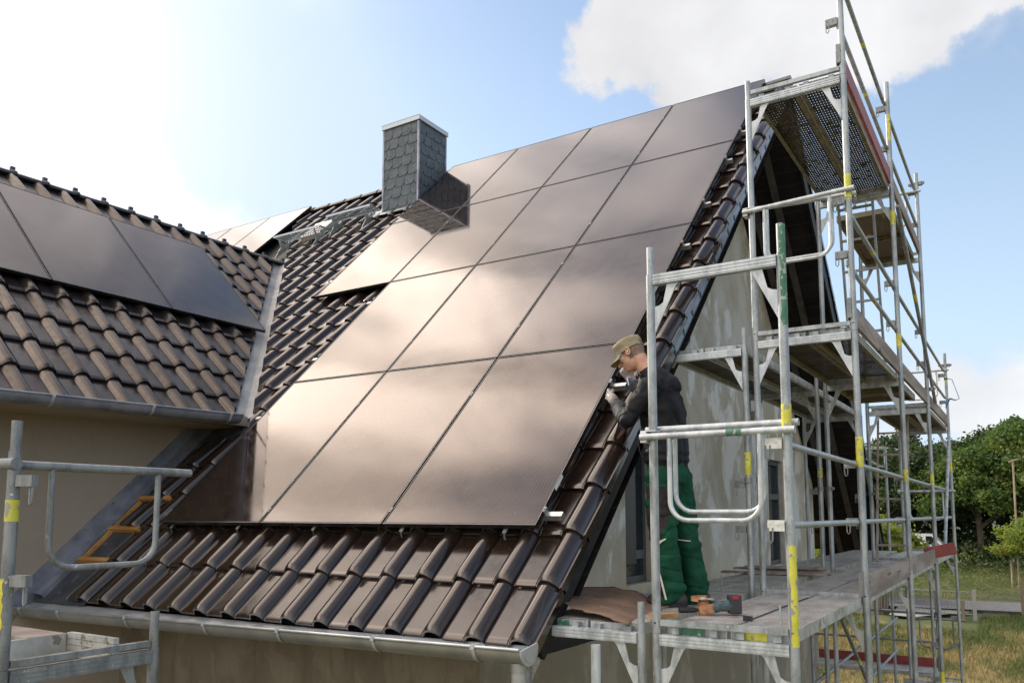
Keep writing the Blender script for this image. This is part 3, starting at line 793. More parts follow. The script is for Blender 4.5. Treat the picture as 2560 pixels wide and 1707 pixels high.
MB().add([fm(CX0 - .2, 7.1, .075), fm(CX1 + .1, 7.1, .075), fm(CX1 + .1, 7.35, .06), fm(CX0 - .2, 7.35, .09)], [(0, 1, 2, 3)]).build('chimney_flashing', 'zinc_light', ch, smooth=0)

# ------------------------------------------------------------------ solar panels
def panel_proto(w, h, glass, name='solar_panel'):
    """local frame: x = right, y = up the slope, z = normal; origin lower right corner, top of glass z=0"""
    r = thing(name, (0, 0, 0), 'x', 'solar panel', absolute=False)
    g = MB().box((-w + .012, .012, -.012), (-.012, h - .012, -.0025)); g.build('glass', glass, r, smooth=0)
    f = MB(); t = .012
    f.box((-w, 0, -.038), (0, t, .0)); f.box((-w, h - t, -.038), (0, h, .0)); f.box((-w, t, -.038), (-w + t, h - t, .0)); f.box((-t, t, -.038), (0, h - t, .0))
    f.build('frame', 'black_frame', r, smooth=0)
    e = MB(); e.box((-w, -.0015, -.0025), (0, -.0001, .0008)); e.box((.0001, 0, -.0025), (.0015, h, .0008))
    e.build('frame_edge', 'silver_edge', r, smooth=0)
    MB().box((-w + .02, .02, -.030), (-.02, h - .02, -.022)).build('backsheet', 'black_plastic', r, smooth=0)
    return r
PW, PH = 1.301, 2.119
rotm = Matrix((Vector((1, 0, 0)), VP, NP)).transposed().to_euler()
rotw = Matrix((Vector((0, 1, 0)), VW, NW)).transposed().to_euler()
cells = [(c, r) for r in range(4) for c in range(3 if r < 2 else 4)]
rown = ['bottom', 'second', 'third', 'top']; coln = ['rightmost', 'second from the right', 'third from the right', 'leftmost']
proto = panel_proto(PW - .018, PH - .018, 'solar_glass')
for i, (c, r) in enumerate(cells):
    cn = coln[c] if not (c == 2 and r < 2) else 'leftmost'
    if c == 3: cn = 'leftmost,' if r == 3 else 'leftmost,'
    lab = f'glossy solar panel, {cn} in the {rown[r]} row on the main roof'.replace(', in', ' in').replace(',,', ',')
    o = proto if i == 0 else dup(proto, (0, 0, 0), lab)
    o['label'] = lab; o['group'] = 'solar panels covering the main roof slope'
    o.location = P0 + Vector((-PW * c, 0, 0)) + VP * (PH * r); o.rotation_euler = rotm
wproto = panel_proto(1.385 - .016, 1.95, 'solar_glass_matt')
WP0 = fw(2.835, 0, 0); 
wl = ['dark matt solar panel beside the valley on the side wing', 'dark matt solar panel second from the valley on the side wing', 'dark matt solar panel third from the valley on the side wing', 'dark matt solar panel fourth from the valley on the side wing']
vstart = (Vector((-7.247, 0, 3.043)) - Vector((W0.x, 0, W0.z))).dot(VW)
for k in range(4):
    o = wproto if k == 0 else dup(wproto, (0, 0, 0), wl[k])
    o['label'] = wl[k]; o['group'] = 'solar panels on the side wing'
    o.location = fw(2.835 - 1.385 * k, vstart, .125); o.rotation_euler = rotw
fl_ = ['pale reflecting solar panel sticking up highest behind the wing ridge', 'middle pale solar panel behind the wing ridge', 'farthest pale solar panel, a sliver behind the wing ridge']
fproto = panel_proto(1.125, 1.98, 'solar_glass')
for k in range(3):
    o = fproto if k == 0 else dup(fproto, (0, 0, 0), fl_[k])
    o['label'] = fl_[k]; o['group'] = 'solar panels behind the wing ridge'
    o.location = rp(-10.2 - 1.14 * k, 6.50, .0); o.rotation_euler = rotm
# mounting rails and clamps
def rail(x0, x1, v, lab, off=-.062):
    m = MB()
    for (a, b, c, d_) in ((-.02, .02, .018, .022), (-.02, .02, -.022, -.018), (-.02, -.016, -.018, .018), (.016, .02, -.018, .018), (-.016, .016, -.002, .002)):
        m.obox(rp((x0 + x1) / 2, v + (a + b) / 2, off + (c + d_) / 2), (1, 0, 0), VP, NP, (x1 - x0) / 2, (b - a) / 2, (d_ - c) / 2)
    o = m.build('mounting_rail', 'alu', None, smooth=0)
    return tag(o, lab, 'mounting rail', 'aluminium rails under the main roof panels')
rv = [(.14, 3, 'beside the lowest panel corner'), (1.56, 3, 'at the hands of the roofer'), (2.62, 3, 'second panel row, lower'), (3.83, 3, 'second panel row, upper'), (4.74, 4, 'third row, lower'), (5.85, 4, 'third row, upper'), (6.69, 4, 'top row, lower'), (7.9, 4, 'top row, upper')]
for v, nc, s in rv:
    rail(P0.x - PW * nc - .13, -1.545 + (.02 if v < 2 else -.03), v, f'silver aluminium mounting rail end sticking out {s}' if v < 2 else f'aluminium mounting rail of the {s}, poking out at the verge')
cl = 0
cproto = None
for (v, nc, s) in rv:
    for c in range(0, nc + 1):
        p = rp(P0.x - PW * c + (.012 if c == 0 else .009), v, .0)
        if cproto is None:
            m = MB(); m.box((-.011, -.022, .0005), (.011, .022, .004)); m.tube((0, 0, .004), (0, 0, .009), .005, n=8); m.box((-.006, -.022, -.05), (.006, .022, .001))
            cproto = tag(m.build('panel_clamp', 'galvanised_old', None, smooth=0), 'x', 'clamp', 'small clamps holding the solar panels'); o = cproto
        else:
            o = cproto.copy(); COL.objects.link(o)
        o.location = p; o.rotation_euler = rotm
        o['label'] = 'small clamp pinching the solar panel frames on the main roof'
for k in range(5):
    m = MB(); x = P0.x - .25 - k * .88
    m.bar(rp(x, -.025, -.055), rp(x, .06, -.05), .03, .005, up=NP); m.bar(rp(x, -.025, -.055), rp(x - .01, -.035, -.10), .03, .005, up=NP)
    tag(m.build('roof_hook', 'galvanised_old', None, smooth=0), 'small metal roof hook peeping out under the bottom panel edge', 'roof hook', 'roof hooks under the bottom panels')
tag(MB().obox(rp(P0.x + .003, .42, -.018), VP, NP, (1, 0, 0), .07, .012, .001).build('sticker', 'white_paint', None, smooth=0), 'white sticker on the side of the lowest right solar panel', 'sticker')

# ------------------------------------------------------------------ roof walkway steps
def step(x0, x1, v, lab):
    c = rp(0, v, BASE); t = thing('roof_step', (x0, c.y, c.z), lab, 'roof step', 'galvanised roof steps left of the chimney')
    z = c.z + .27; y0, y1 = c.y - .14, c.y + .13
    g = MB()
    g.box((x0, y1 - .006, z - .016), (x1, y1, z + .010))
    MB().box((x0, y0, z - .018), (x1, y0 + .006, z + .014)).build('front_edge', 'cap_metal', t, smooth=0)
    g.box((x0, y0 + .006, z - .016), (x0 + .006, y1, z + .010)); g.box((x1 - .006, y0 + .006, z - .016), (x1, y1, z + .010))
    n = 19
    for k in range(1, n): xx = x0 + (x1 - x0) * k / n; g.box((xx - .003, y0 + .006, z - .010), (xx + .003, y1, z + .006))
    for k in (1, 2): yy = y0 + (y1 - y0) * k / 3; g.box((x0, yy - .003, z - .003), (x1, yy + .003, z + .003))
    g.build('grating', 'step_metal', t, smooth=0)
    for xx in (x0 + .12, x1 - .14):
        b = MB()
        P = lambda yy, zz: (xx, c.y + yy, c.z + zz)
        pl = [P(-.15, .25), P(-.12, .25), P(-.09, .20), P(-.04, .165), P(.02, .16), P(.07, .19), P(.11, .25), P(.14, .25), P(.11, .13), P(.05, .09), P(.02, .05), P(-.06, -.02), P(-.16, -.12), P(-.19, -.13), P(-.13, -.0), P(-.08, .08), P(-.10, .13)]
        b.prism(pl, (.012, 0, 0)); b.build('support', 'step_metal', t, smooth=0)
step(-9.62, -8.52, 6.60, 'galvanised grating roof step beside the pale solar panel, left of its pair')
step(-8.66, -7.68, 6.98, 'galvanised grating roof step right beside the chimney foot')

# ------------------------------------------------------------------ scaffold
PR = .02415
LEV = {-4: 'ground', -2: 'lowest', 0: 'lower', 2: 'middle', 4: 'top'}
ORD = ['nearest', 'second', 'third', 'fourth', 'farthest']
YF = [0.0, 2.133, 4.759, 7.432, 10.6]
def U_transom(m, x0, x1, z, mi=0):
    """horizontal U profile with a ribbed face, running along x"""
    h, d = .058, .046
    m.box((x0, -d / 2, z - h / 2), (x1, d / 2, z + h / 2), mi)
    for s in (-1, 1):
        for q in (-.018, 0.0, .018):
            m.box((x0, s * d / 2 - (.0 if s > 0 else .0035), z + q - .004), (x1, s * d / 2 + (.0035 if s > 0 else 0), z + q + .004), mi)
def frame_proto(width, H, name, lab, group, gal='galvanised'):
    t = thing(name, (0, 0, 0), lab, 'scaffold frame', group, absolute=False)
    for x, nm in ((0, 'post'), (-width, 'post')):
        p = MB(); p.hollow((x, 0, .035), (x, 0, H + .032), PR, .0035, 16); p.hollow((x, 0, H - .05), (x, 0, H + .195), PR - .0045, .003, 14)
        p.tube((x, -PR + .001, H + .12), (x, -PR + .006, H + .12), .006, n=8)
        p.build(nm, gal, t, smooth=40)
        hd = MB().tube((x, -PR - .001, .09), (x, -PR + .004, .09), .006, n=8); hd.build('pin_hole', 'black_plastic', t)
    tr = MB(); U_transom(tr, -width + PR * .9, -PR * .9, H); tr.build('transom', 'galvanised_bright', t, smooth=0)
    MB().box((-width + PR, -.016, .076), (-PR, .016, .108)).build('base_bar', gal, t, smooth=0)
    for s in (1, -1):
        xo = 0 if s > 0 else -width
        poly = [(.168, -.030), (.15, -.05), (.02, -.315), (.02, -.155), (.05, -.150), (.075, -.135), (.10, -.03)]
        g = MB(); g.prism([(xo - s * px_, -.004, H + pz) for px_, pz in poly], (0, .008, 0))
        g.tube((xo - s * .125, -.007, H - .05), (xo - s * .125, .007, H - .05), .006, n=8)
        g.build('gusset', 'galvanised_bright', t, smooth=0)
    return t
def add_holder(t, x, zz, sx, white=False):
    m = 'clip_white' if white else 'galvanised_old'
    a, b = sorted((x + sx * PR, x + sx * (PR + .085)))
    h = MB(); h.box((a, -.02, zz - .022), (b, -.012, zz + .028)); h.box((a, .012, zz - .022), (b, .02, zz + .028)); h.box((a, -.02, zz - .028), (b, .02, zz - .022))
    xe = x + sx * (PR + .07)
    h.tube((x + sx * (PR + .03), -.024, zz + .008), (x + sx * (PR + .03), .024, zz + .008), .006, n=8)
    h.tube((xe, -.024, zz + .012), (xe, .024, zz + .012), .006, n=8)
    o = h.build('rail_holder', m, t, smooth=0)
    l = MB(); l.path([(xe - .012, -.022, zz - .01), (xe - .010, -.022, zz - .075), (xe, -.022, zz - .088), (xe + .010, -.022, zz - .075), (xe + .012, -.022, zz - .01)], .004, n=6)
    l.build('wedge_loop', m, o)
def add_band(t, x, z0, z1, m='yellow_paint', y=0):
    MB().tube((x, y, z0), (x, y, z1), PR + .0012, n=18, cap=False).build('paint_band', m, t, smooth=40)
def band_half(t, x, z0, z1, m, a0=-.9, a1=1.4):
    """paint only on one side of a post"""
    mb_ = MB(); n = 9; nz = 14; rg = random.Random(2); vs = []
    for j in range(nz + 1):
        for k in range(n + 1):
            a = a0 + (a1 - a0) * k / n - math.pi / 2
            if k in (0, n): a += rg.uniform(-.22, .22)
            vs.append((x + math.cos(a) * (PR + .0012), math.sin(a) * (PR + .0012), z0 + (z1 - z0) * j / nz))
    fs = [(j * (n + 1) + k, j * (n + 1) + k + 1, (j + 1) * (n + 1) + k + 1, (j + 1) * (n + 1) + k) for j in range(nz) for k in range(n)]
    mb_.add(vs, fs).build('paint_patch', m, t, smooth=60)
GA = 'scaffold frames of the outer row along the gable'
GB = 'scaffold frames of the row next to the gable wall'
protoA = frame_proto(.73, 2.0, 'scaffold_section', 'x', GA)
add_holder(protoA, 0, .62, -1); add_holder(protoA, 0, 1.04, -1)
protoA.location = (0, YF[4], -2)
protoA['label'] = 'outer scaffold frame, farthest from the camera, carrying the lower deck'
for lv in (-4, -2, 0, 2):
    for i, y in enumerate(YF):
        if (lv == -2 and i == 4) or (lv == 2 and i in (0, 4)): continue
        lab = f'outer scaffold frame, {ORD[i]} from the camera, carrying the {LEV[lv + 2]} deck'
        if lv == 0 and i == 0: lab = 'nearest scaffold frame before the roofer, open post tops, one smeared green'
        f = dup(protoA, (0, y, lv), lab)
        bz = {(0, 1): [(1.35, 1.45)], (0, 2): [(1.0, 1.12)], (2, 1): [(.02, .02)], (2, 2): [(1.65, 1.8), (.35, .5)], (0, 3): [(1.05, 1.18)], (0, 4): [(1.35, 1.5)], (-2, 2): [(.45, .62)], (-2, 3): [(.55, .72)], (-2, 4): [(.5, .65)]}.get((lv, i), [])
        if (lv, i) == (0, 1): bz = [(1.02, 1.24)]
        if (lv, i) == (2, 1): bz = [(1.04, 1.24)]
        for z0, z1 in bz:
            if z1 > z0: add_band(f, 0, z0, z1)
        if (lv, i) == (0, 0):
            add_band(f, 0, 1.12, 1.24); band_half(f, 0, .02, .52, 'yellow_paint', -.2, 1.9)
            band_half(f, 0, 1.65, 2.19, 'green_paint', -.1, 1.7)
            for ch_ in f.children:
                if ch_.name.startswith('rail_holder'): ch_.data = ch_.data.copy(); ch_.data.materials[0] = MATS['clip_white']
protoB = frame_proto(.73, 2.0, 'scaffold_section', 'x', GB)
protoB.location = (-.82, YF[0], -2)
protoB['label'] = 'low scaffold frame next to the gutter end, open post tops above the near deck'
protoB_posts = [c for c in protoB.children if c.name.startswith('post')]
for lv, i in ((-2, 1), (-2, 2), (-2, 3), (0, 1), (0, 2), (0, 3)):
    f = dup(protoB, (-.82, YF[i], lv - (.04 if lv == 0 else 0)), f'scaffold frame next to the gable wall, {ORD[i]} from the camera, carrying the {LEV[lv + 2]} deck')
    if lv == 0:
        add_band(f, 0, 1.02 if i == 1 else 1.1, 1.2)
        add_holder(f, 0, .60, -1); add_holder(f, 0, .95, -1)
protoB_posts[1].scale = (1, 1, .92)
# guard posts on top
for i, zb, zt in ((1, 4, 5.35), (2, 4, 5.2), (3, 4, 5.18), (4, 2, 3.28)):
    t = thing('guard_post', (0, YF[i], zb), f'galvanised guard rail post standing on top of the {ORD[i]} outer frame', 'guard post', 'posts on top of the outer frames', absolute=False)
    MB().hollow((0, 0, .035), (0, 0, zt - zb), PR, .0035, 16).build('post', 'galvanised', t, smooth=40)
    add_holder(t, 0, .48, -1); add_holder(t, 0, .92, -1)
    MB().box((-.73 + PR, -.016, .076), (-PR, .016, .108)).build('base_bar', 'galvanised', t, smooth=0)
    MB().tube((-.73, 0, .035), (-.73, 0, .17), PR - .003, n=14).build('stub', 'galvanised', t, smooth=40)
    if i == 2: band_half(t, 0, .55, .85, 'yellow_paint', -.2, 1.1)
    if i == 4: add_band(t, 0, .80, .90); MB().tube((0, 0, .84), (0, 0, .88), PR + .004, n=14, cap=False).build('strap_wrap', 'blue_plastic', t)
# guard rails along Y on the outer row
def yrail(x, ya, yb, z, lab, grp, band=False, za=None, r=.0185, m='galvanised_rail'):
    za = z if za is None else za
    t = thing('guard_rail', (x, ya, z), lab, 'guard rail', grp)
    a, b = Vector((x - .03, ya + .0, z)), Vector((x - .03, yb, za)); d = (b - a).normalized()
    t_ = MB(); t_.tube(a + d * .05, b - d * .05, r, n=14); t_.bar(a - d * .01, a + d * .07, .012, .042); t_.bar(b - d * .07, b + d * .01, .012, .042)
    t_.build('tube', m, t, smooth=40)
    if band:
        c = a.lerp(b, .5); MB().tube(c - d * .05, c + d * .05, r + .001, n=14, cap=False).build('paint_band', 'yellow_paint', t)
for lv in (0, 2, 4):
    for i in range(4):
        if lv == 4 and i not in (1, 2): continue
        if lv == 2 and i == 0: continue
        for dz, nm in ((.62 if lv == 0 else (.555 if lv == 2 else .49), 'lower'), (1.04 if lv == 0 else (1.0 if lv == 2 else .97), 'upper')):
            yrail(0, YF[i], YF[i + 1], lv + dz, f'{nm} guard rail of the {LEV[lv]} deck between the {ORD[i]} and {ORD[i + 1]} outer frames', 'guard rails of the outer scaffold row', band=(lv >= 2))
for z, nm in ((-1.01, 'upper'), (-1.5, 'lower')):
    yrail(-.85, 4.4, 10.5, z, f'{nm} of the two long inner rails sloping away below the lower deck', 'rails below the lower deck')
# braces
def brace(a, b, lab, r=.021, m='galvanised_rail', bandat=None):
    t = thing('diagonal_brace', a, lab, 'brace', 'diagonal tubes of the scaffold')
    a, b = Vector(a), Vector(b); d = (b - a).normalized()
    MB().tube(a, b, r, n=14).build('tube', m, t, smooth=40)
    if bandat is not None: c = a.lerp(b, bandat); MB().tube(c - d * .07, c + d * .07, r + .001, n=14, cap=False).build('paint_band', 'yellow_paint', t)
brace((.045, 4.80, 3.86), (.045, 7.95, 2.16), 'long diagonal tube with a yellow band crossing the guard rails in the third bay', bandat=.40)
brace((.045, 10.0, 1.93), (.045, 8.14, .15), 'flat pale diagonal brace near the farthest outer frame', m='galvanised_bright')
brace((-.70, 4.95, -.42), (-.70, 6.6, -1.45), 'dark diagonal tube with a yellow band under the lower deck', bandat=.55, m='galvanised_old')
# end guard rails with U shaped loop
def end_guard(loc, rz, L, lab, drop=.46, u0=.13, u1=.62, m='galvanised_bright', r=.019, double=True, tilt=0.0, hooks=True):
    t = thing('end_guard_rail', loc, lab, 'end guard rail', 'guard rails with U shaped loops', rz=rz, absolute=False)
    for s, dz in (((-1, .0), (1, .045)) if double else ((-1, 0),)):
        y = s * (PR + r)
        MB().hollow((-L + .73 - .79, y, dz), (.05, y, dz - tilt * s), r, .003, 14).build('rail', m, t, smooth=40)
        c = []; ra = .10; x0, x1 = -u1, -u0
        c.append((x0, y, dz)); c.append((x0, y, dz - drop + ra))
        for k in range(1, 6): a = math.pi / 2 * k / 6; c.append((x0 + ra - ra * math.cos(a), y, dz - drop + ra - ra * math.sin(a)))
        c.append((x0 + ra, y, dz - drop)); c.append((x1 - ra, y, dz - drop))
        for k in range(1, 6): a = math.pi / 2 * k / 6; c.append((x1 - ra + ra * math.sin(a), y, dz - drop + ra - ra * math.cos(a)))
        c.append((x1, y, dz - drop + ra)); c.append((x1, y, dz))
        MB().path(c, .0135, n=12).build('loop', m, t, smooth=50)
    if not hooks: return t
    k_ = MB(); k_.box((-.79, -.045, -.03), (-.755, .04, .03)); k_.box((-.79, -.04, .03), (-.70, .04, .036)); k_.build('hook', 'clip_white', t, smooth=0)
    return t
end_guard((0, YF[0], 1.105), 0, .73, 'double end guard rail with U loops across the nearest frame, green smear on its tube')
end_guard((0, YF[1], 3.085), 0, .73, 'double end guard rail with U loops high on the second frame, below the top deck', tilt=.03)
end_guard((0, YF[3], 4.92), 0, .73, 'distant end guard rail at the far end of the top deck', double=False)
end_guard((0, YF[4], 3.0), 0, .73, 'distant end guard rail at the far end of the middle deck', double=False)
end_guard((0, YF[4], 1.04), 0, .73, 'distant end guard rail at the far end of the lower deck', double=False)
tag(MB().tube((-.30, -.045, 1.105), (-.22, -.045, 1.105), .0196, n=14, cap=False).build('paint_smear', MATS['green_paint'], None), 'green paint smear on the front tube of the nearest end guard rail', 'paint')
# couplers between the rows
def coupler(x, y, z, lab):
    t = thing('tube_coupler', (x, y, z), lab, 'coupler', 'couplers tying the two scaffold rows', absolute=False)
    m = MB()
    for s in (-.045, .045): m.hollow((s, 0, -.022), (s, 0, .022), PR + .007, .006, 12)
    m.build('clamp', 'galvanised_old', t, smooth=40)
    n_ = MB()
    for s in (-.085, .085): n_.tube((s, -.012, 0), (s, .03, 0), .009, n=6); n_.box((s - .012, -.03, -.014), (s + .012, -.008, .014))
    n_.build('bolt', 'galvanised_old', t, smooth=0)
for i in (1, 2, 3): coupler(-.775, YF[i], .94, f'bolted coupler tying the post pair at the {ORD[i]} frames above the lower deck')
coupler(-.775, 0, -.45, 'bolted coupler tying the nearest post pair under the lower deck')
coupler(.0, YF[3] + .02, 2.28, 'dark coupler fixing the diagonal tube at the fourth outer post')
coupler(.0, YF[4], 3.08, 'coupler at the top of the farthest post'); coupler(.0, YF[3], 5.03, 'coupler at the top of the fourth outer post')

# decks -------------------------------------------------------------
def steel_plank(x0, x1, ya, yb, z, lab, grp, side='deck_channel', sidemark=None, top='deck_steel'):
    t = thing('steel_plank', (x0, ya, z), lab, 'deck plank', grp)
    pl = MB(); pl.quad((x0 + .004, ya, z), (x1 - .004, ya, z), (x1 - .004, yb, z), (x0 + .004, yb, z), 0); pl.quad((x0 + .004, ya, z - .002), (x0 + .004, yb, z - .002), (x1 - .004, yb, z - .002), (x1 - .004, ya, z - .002), 1)
    pl.build('deck_plate', [top, 'deck_under'], t, smooth=0, recalc=False)
    s = MB()
    for a in (x0, x1 - .004): s.box((a, ya, z - .062), (a + .004, yb, z + .0015))
    s.box((x0 + .004, ya, z - .062), (x0 + .032, yb, z - .058)); s.box((x1 - .032, ya, z - .062), (x1 - .004, yb, z - .058))
    s.build('side_channel', side, t, smooth=0)
    for yy in (ya, yb):
        e = MB(); e.box((x0 + .004, yy if yy == ya else yy - .004, z - .058), (x1 - .004, yy + .004 if yy == ya else yy, z - .0025))
        for xx in (x0 + .06, x1 - .06): e.box((xx - .02, yy - .04 if yy == ya else yy, z - .045), (xx + .02, yy if yy == ya else yy + .04, z - .012))
        e.build('end_hook', 'galvanised', t, smooth=0)
    if sidemark: MB().box((x0 + .05, ya - .0035, z - .05), (x1 - .12, ya - .0008, z - .01)).build('colour_mark', sidemark, t, smooth=0)
    return t
def two(xo, ya, yb, z, where, grp, side='deck_channel', marks=(None, None)):
    steel_plank(xo - .335, xo - .025, ya + .045, yb - .045, z, f'outer perforated steel plank {where}', grp, side, marks[0])
    steel_plank(xo - .685, xo - .375 + .02, ya + .045, yb - .045, z, f'inner perforated steel plank {where}', grp, side, marks[1])
DZ = .078
two(0, 0, YF[1], DZ, 'in the nearest bay of the lower deck', 'steel planks of the outer row', marks=('yellow_paint', 'green_paint'))
two(0, YF[1], YF[2], DZ, 'in the second bay of the lower deck', 'steel planks of the outer row')
two(0, YF[2], YF[3], DZ, 'in the third bay of the lower deck', 'steel planks of the outer row')
two(0, YF[3], YF[4], DZ, 'in the farthest bay of the lower deck', 'steel planks of the outer row')
two(-.82, 0, YF[1], DZ - .01, 'under the feet of the roofer', 'steel planks next to the wall', marks=(None, 'green_paint'))
two(-.82, YF[1], YF[2], DZ - .01, 'behind the roofer beside the wall', 'steel planks next to the wall')
two(-.82, YF[2], YF[3], DZ - .01, 'beside the wall in the third bay', 'steel planks next to the wall')
two(-.82, YF[3], YF[4], DZ - .01, 'beside the wall in the farthest bay', 'steel planks next to the wall')
two(0, YF[1], YF[2], 4 + DZ, 'of the top deck seen from below', 'steel planks of the upper decks', 'deck_olive')
two(0, YF[1], YF[2], 2 + DZ, 'of the middle deck in the second bay', 'steel planks of the upper decks', 'deck_olive')
two(0, YF[3], YF[4], 2 + DZ, 'of the middle deck in the farthest bay', 'steel planks of the upper decks', 'deck_olive')
two(-.82, YF[1], YF[2], 2 + DZ - .04, 'of the middle deck next to the wall, above the window', 'steel planks of the upper decks')
two(-.82, YF[2], YF[3], 2 + DZ - .04, 'of the middle deck next to the wall in the third bay', 'steel planks of the upper decks')
def ply(x0, x1, ya, yb, z, lab):
    t = thing('plywood_platform', (x0, ya, z), lab, 'scaffold platform', 'plywood platforms')
    MB().box((x0 + .02, ya + .01, z - .012), (x1 - .02, yb - .01, z)).build('board', 'plywood', t, smooth=0)
    f = MB()
    for a in (x0, x1 - .02): f.box((a, ya, z - .07), (a + .02, yb, z + .004))
    for yy in (ya, (ya + yb) / 2, yb - .03): f.box((x0 + .02, yy, z - .06), (x1 - .02, yy + .03, z - .0125))
    f.build('side_beam', 'deck_olive', t, smooth=0)
ply(-.66, -.07, 5.40, 7.39, 4 + DZ, 'brown plywood platform of the top deck above the first ladder')
ply(-.68, -.04, 4.80, 6.38, 2 + DZ, 'brown plywood platform of the middle deck in the third bay')
# toe boards
def toe(x, ya, yb, z, lab, m='wood_grey', h=.15, red=False):
    t = thing('toe_board', (x, ya, z), lab, 'toe board', 'toe boards along the outer deck edges')
    b = MB(); n = 8
    b.box((x - .03, ya + .02, z), (x, yb - .02, z + h)); b.build('board', m, t, smooth=0)
    for yy, s in ((ya, 1), (yb, -1)):
        f = MB()
        f.box(*[tuple(v) for v in ((x - .038, min(yy - s * .02, yy + s * .05), z + .02), (x - .0305, max(yy - s * .02, yy + s * .05), z + h - .02))])
        f.box((x - .034, min(yy - s * .03, yy), z + .03), (x - .004, max(yy - s * .03, yy), z + h + .03))
        f.build('end_fitting', 'galvanised_old', t, smooth=0)
toe(-.004, YF[1], YF[2], 4 + .10, 'red toe board of the top deck', 'red_board')
toe(-.004, YF[2], YF[3], 4 + .10, 'weathered timber toe board of the top deck in the third bay')
for i in (1, 2, 3): toe(-.004, YF[i], YF[i + 1], 2.10, f'weathered timber toe board of the middle deck between the {ORD[i]} and {ORD[i + 1]} frames')
toe(-.004, YF[1], YF[2], .06, 'weathered timber toe board of the lower deck, the nearer and longer looking one', h=.17)
toe(-.004, YF[2], YF[3], .06, 'weathered timber toe board of the lower deck, the farther one', h=.17)
t = thing('toe_board', (0, YF[3] + .1, .1), 'short red toe board standing askew at the fourth frame', 'toe board', 'toe boards along the outer deck edges')
MB().bar((-.12, YF[3] - .05, .17), (.22, YF[3] + .05, .25), .03, .15).build('board', 'red_board', t, smooth=0)
# ladders
def ladder(x0, x1, yb, zb, yt, zt, lab, m='galvanised_old'):
    t = thing('ladder', (x0, yb, zb), lab, 'ladder', 'scaffold ladders')
    for x in (x0, x1): MB().bar((x, yb, zb), (x, yt, zt), .022, .05, up=(0, 1, 0)).build('side_rail', m, t, smooth=0)
    n = int((zt - zb) / .28)
    for k in range(1, n + 1):
        f = (k - .3) / n
        if f > .98: break
        y = yb + (yt - yb) * f; z = zb + (zt - zb) * f
        MB().box((x0 + .011, y - .012, z - .012), (x1 - .011, y + .012, z + .012)).build('rung', m, t, smooth=0)
ladder(-.53, -.19, 5.2, 2.08, 4.78, 4.02, 'dull metal ladder rising to the hatch of the top deck')
ladder(-.62, -.26, 6.95, .08, 7.62, 2.12, 'brownish metal ladder standing on the lower deck in the fourth bay', 'wood_grey')
# rear scaffold bay behind the house
protoR = dup(protoA, (-.36, 11.15, -2), 'galvanised frame behind the house corner, nearer of the rear pair', rz=R(90))
protoR['group'] = 'scaffold frames behind the house'
for (x, z, s) in ((-2.95, -2, 'farther of the rear pair'), (-.36, -4, 'on the ground, nearer of the rear pair'), (-2.95, -4, 'on the ground, farther of the rear pair')):
    dup(protoR, (x, 11.15, z), f'galvanised frame behind the house corner, {s}', rz=R(90))
t = thing('toe_board', (-2.9, 12.0, -2), 'long dark red toe board of the low deck behind the house', 'toe board', 'toe boards behind the house')
MB().box((-3.0, 11.99, -2.0), (-.40, 12.02, -1.83)).build('board', 'red_board', t, smooth=0)
MB().box((-3.02, 11.98, -1.98), (-2.96, 12.0, -1.84)).build('end_fitting', 'galvanised_old', t, smooth=0)
for k, y0 in enumerate((11.30, 11.63)):
    t = thing('steel_plank', (-3, y0, -2), f"steel plank of the low deck behind the house, {('nearer','farther')[k]} one", 'deck plank', 'steel planks behind the house')
    MB().box((-2.95, y0, -1.98), (-.4, y0 + .31, -1.975)).build('deck_plate', 'deck_steel', t, smooth=0)
    MB().box((-2.95, y0 - .004, -2.04), (-.4, y0, -1.974)).build('side_channel', 'deck_channel', t, smooth=0)
def xrail(xa, xb, y, z, lab, m='galvanised_old'):
    t = thing('guard_rail', (xa, y, z), lab, 'guard rail', 'rails behind the house')
    MB().hollow((xa, y, z), (xb, y, z), .019, .003, 14).build('tube', m, t, smooth=40)
xrail(-2.4, -.33, 11.1, -.97, 'upper rail across the low scaffold behind the house')
xrail(-2.6, -.30, 11.06, -1.43, 'lower rail across the low scaffold behind the house')
end_guard((.02, 10.95, -1.035), 0, .73, 'dark end guard rail with a U loop at the foot of the farthest frame', double=False, m='galvanised_old')
t = thing('scaffold_section', (-1.6, 10.9, -2), 'lone slim post with bracket behind the far ladder', 'scaffold post')
MB().hollow((-1.05, 11.3, -4), (-1.05, 11.3, 1.85), PR, .0035, 14).build('post', 'galvanised', t)
MB().bar((-1.75, 11.3, 1.83), (-1.05, 11.3, 1.83), .04, .05).build('arm', 'galvanised_bright', t, smooth=0)
MB().bar((-1.6, 11.3, 1.78), (-1.08, 11.3, 1.48), .03, .03).build('strut', 'galvanised_bright', t, smooth=0)
# scaffold along the eaves side (lower left of the view)
lf = frame_proto(.65, 2.0, 'scaffold_section', 'weathered frame at the lower left below the tall yellow smeared post', 'scaffold frames along the eaves side', 'galvanised_old')
lf.location = (-2.375, -2.58, -1.957); lf.rotation_euler = (0, 0, R(-90))
for ch_ in lf.children:
    if ch_.name.startswith(('transom', 'gusset')): ch_.data.materials[0] = MATS['galvanised_old']
t = thing('guard_post', (-2.375, -2.58, .08), 'tall scaffold post at the left edge with flaking yellow paint', 'guard post', absolute=False)
MB().hollow((0, 0, .0), (0, 0, .85), PR, .0035, 16).hollow((0, 0, .84), (0, 0, .97), PR - .004, .003, 16).build('post', 'galvanised_old', t, smooth=40)
MB().box((-.015, PR, .005), (.015, .65 - PR, .03)).build('base_bar', 'galvanised_old', t, smooth=0)
MB().tube((0, 0, .57), (0, 0, .655), PR + .0012, n=18, cap=False).build('paint_band', 'yellow_paint', t, smooth=40)
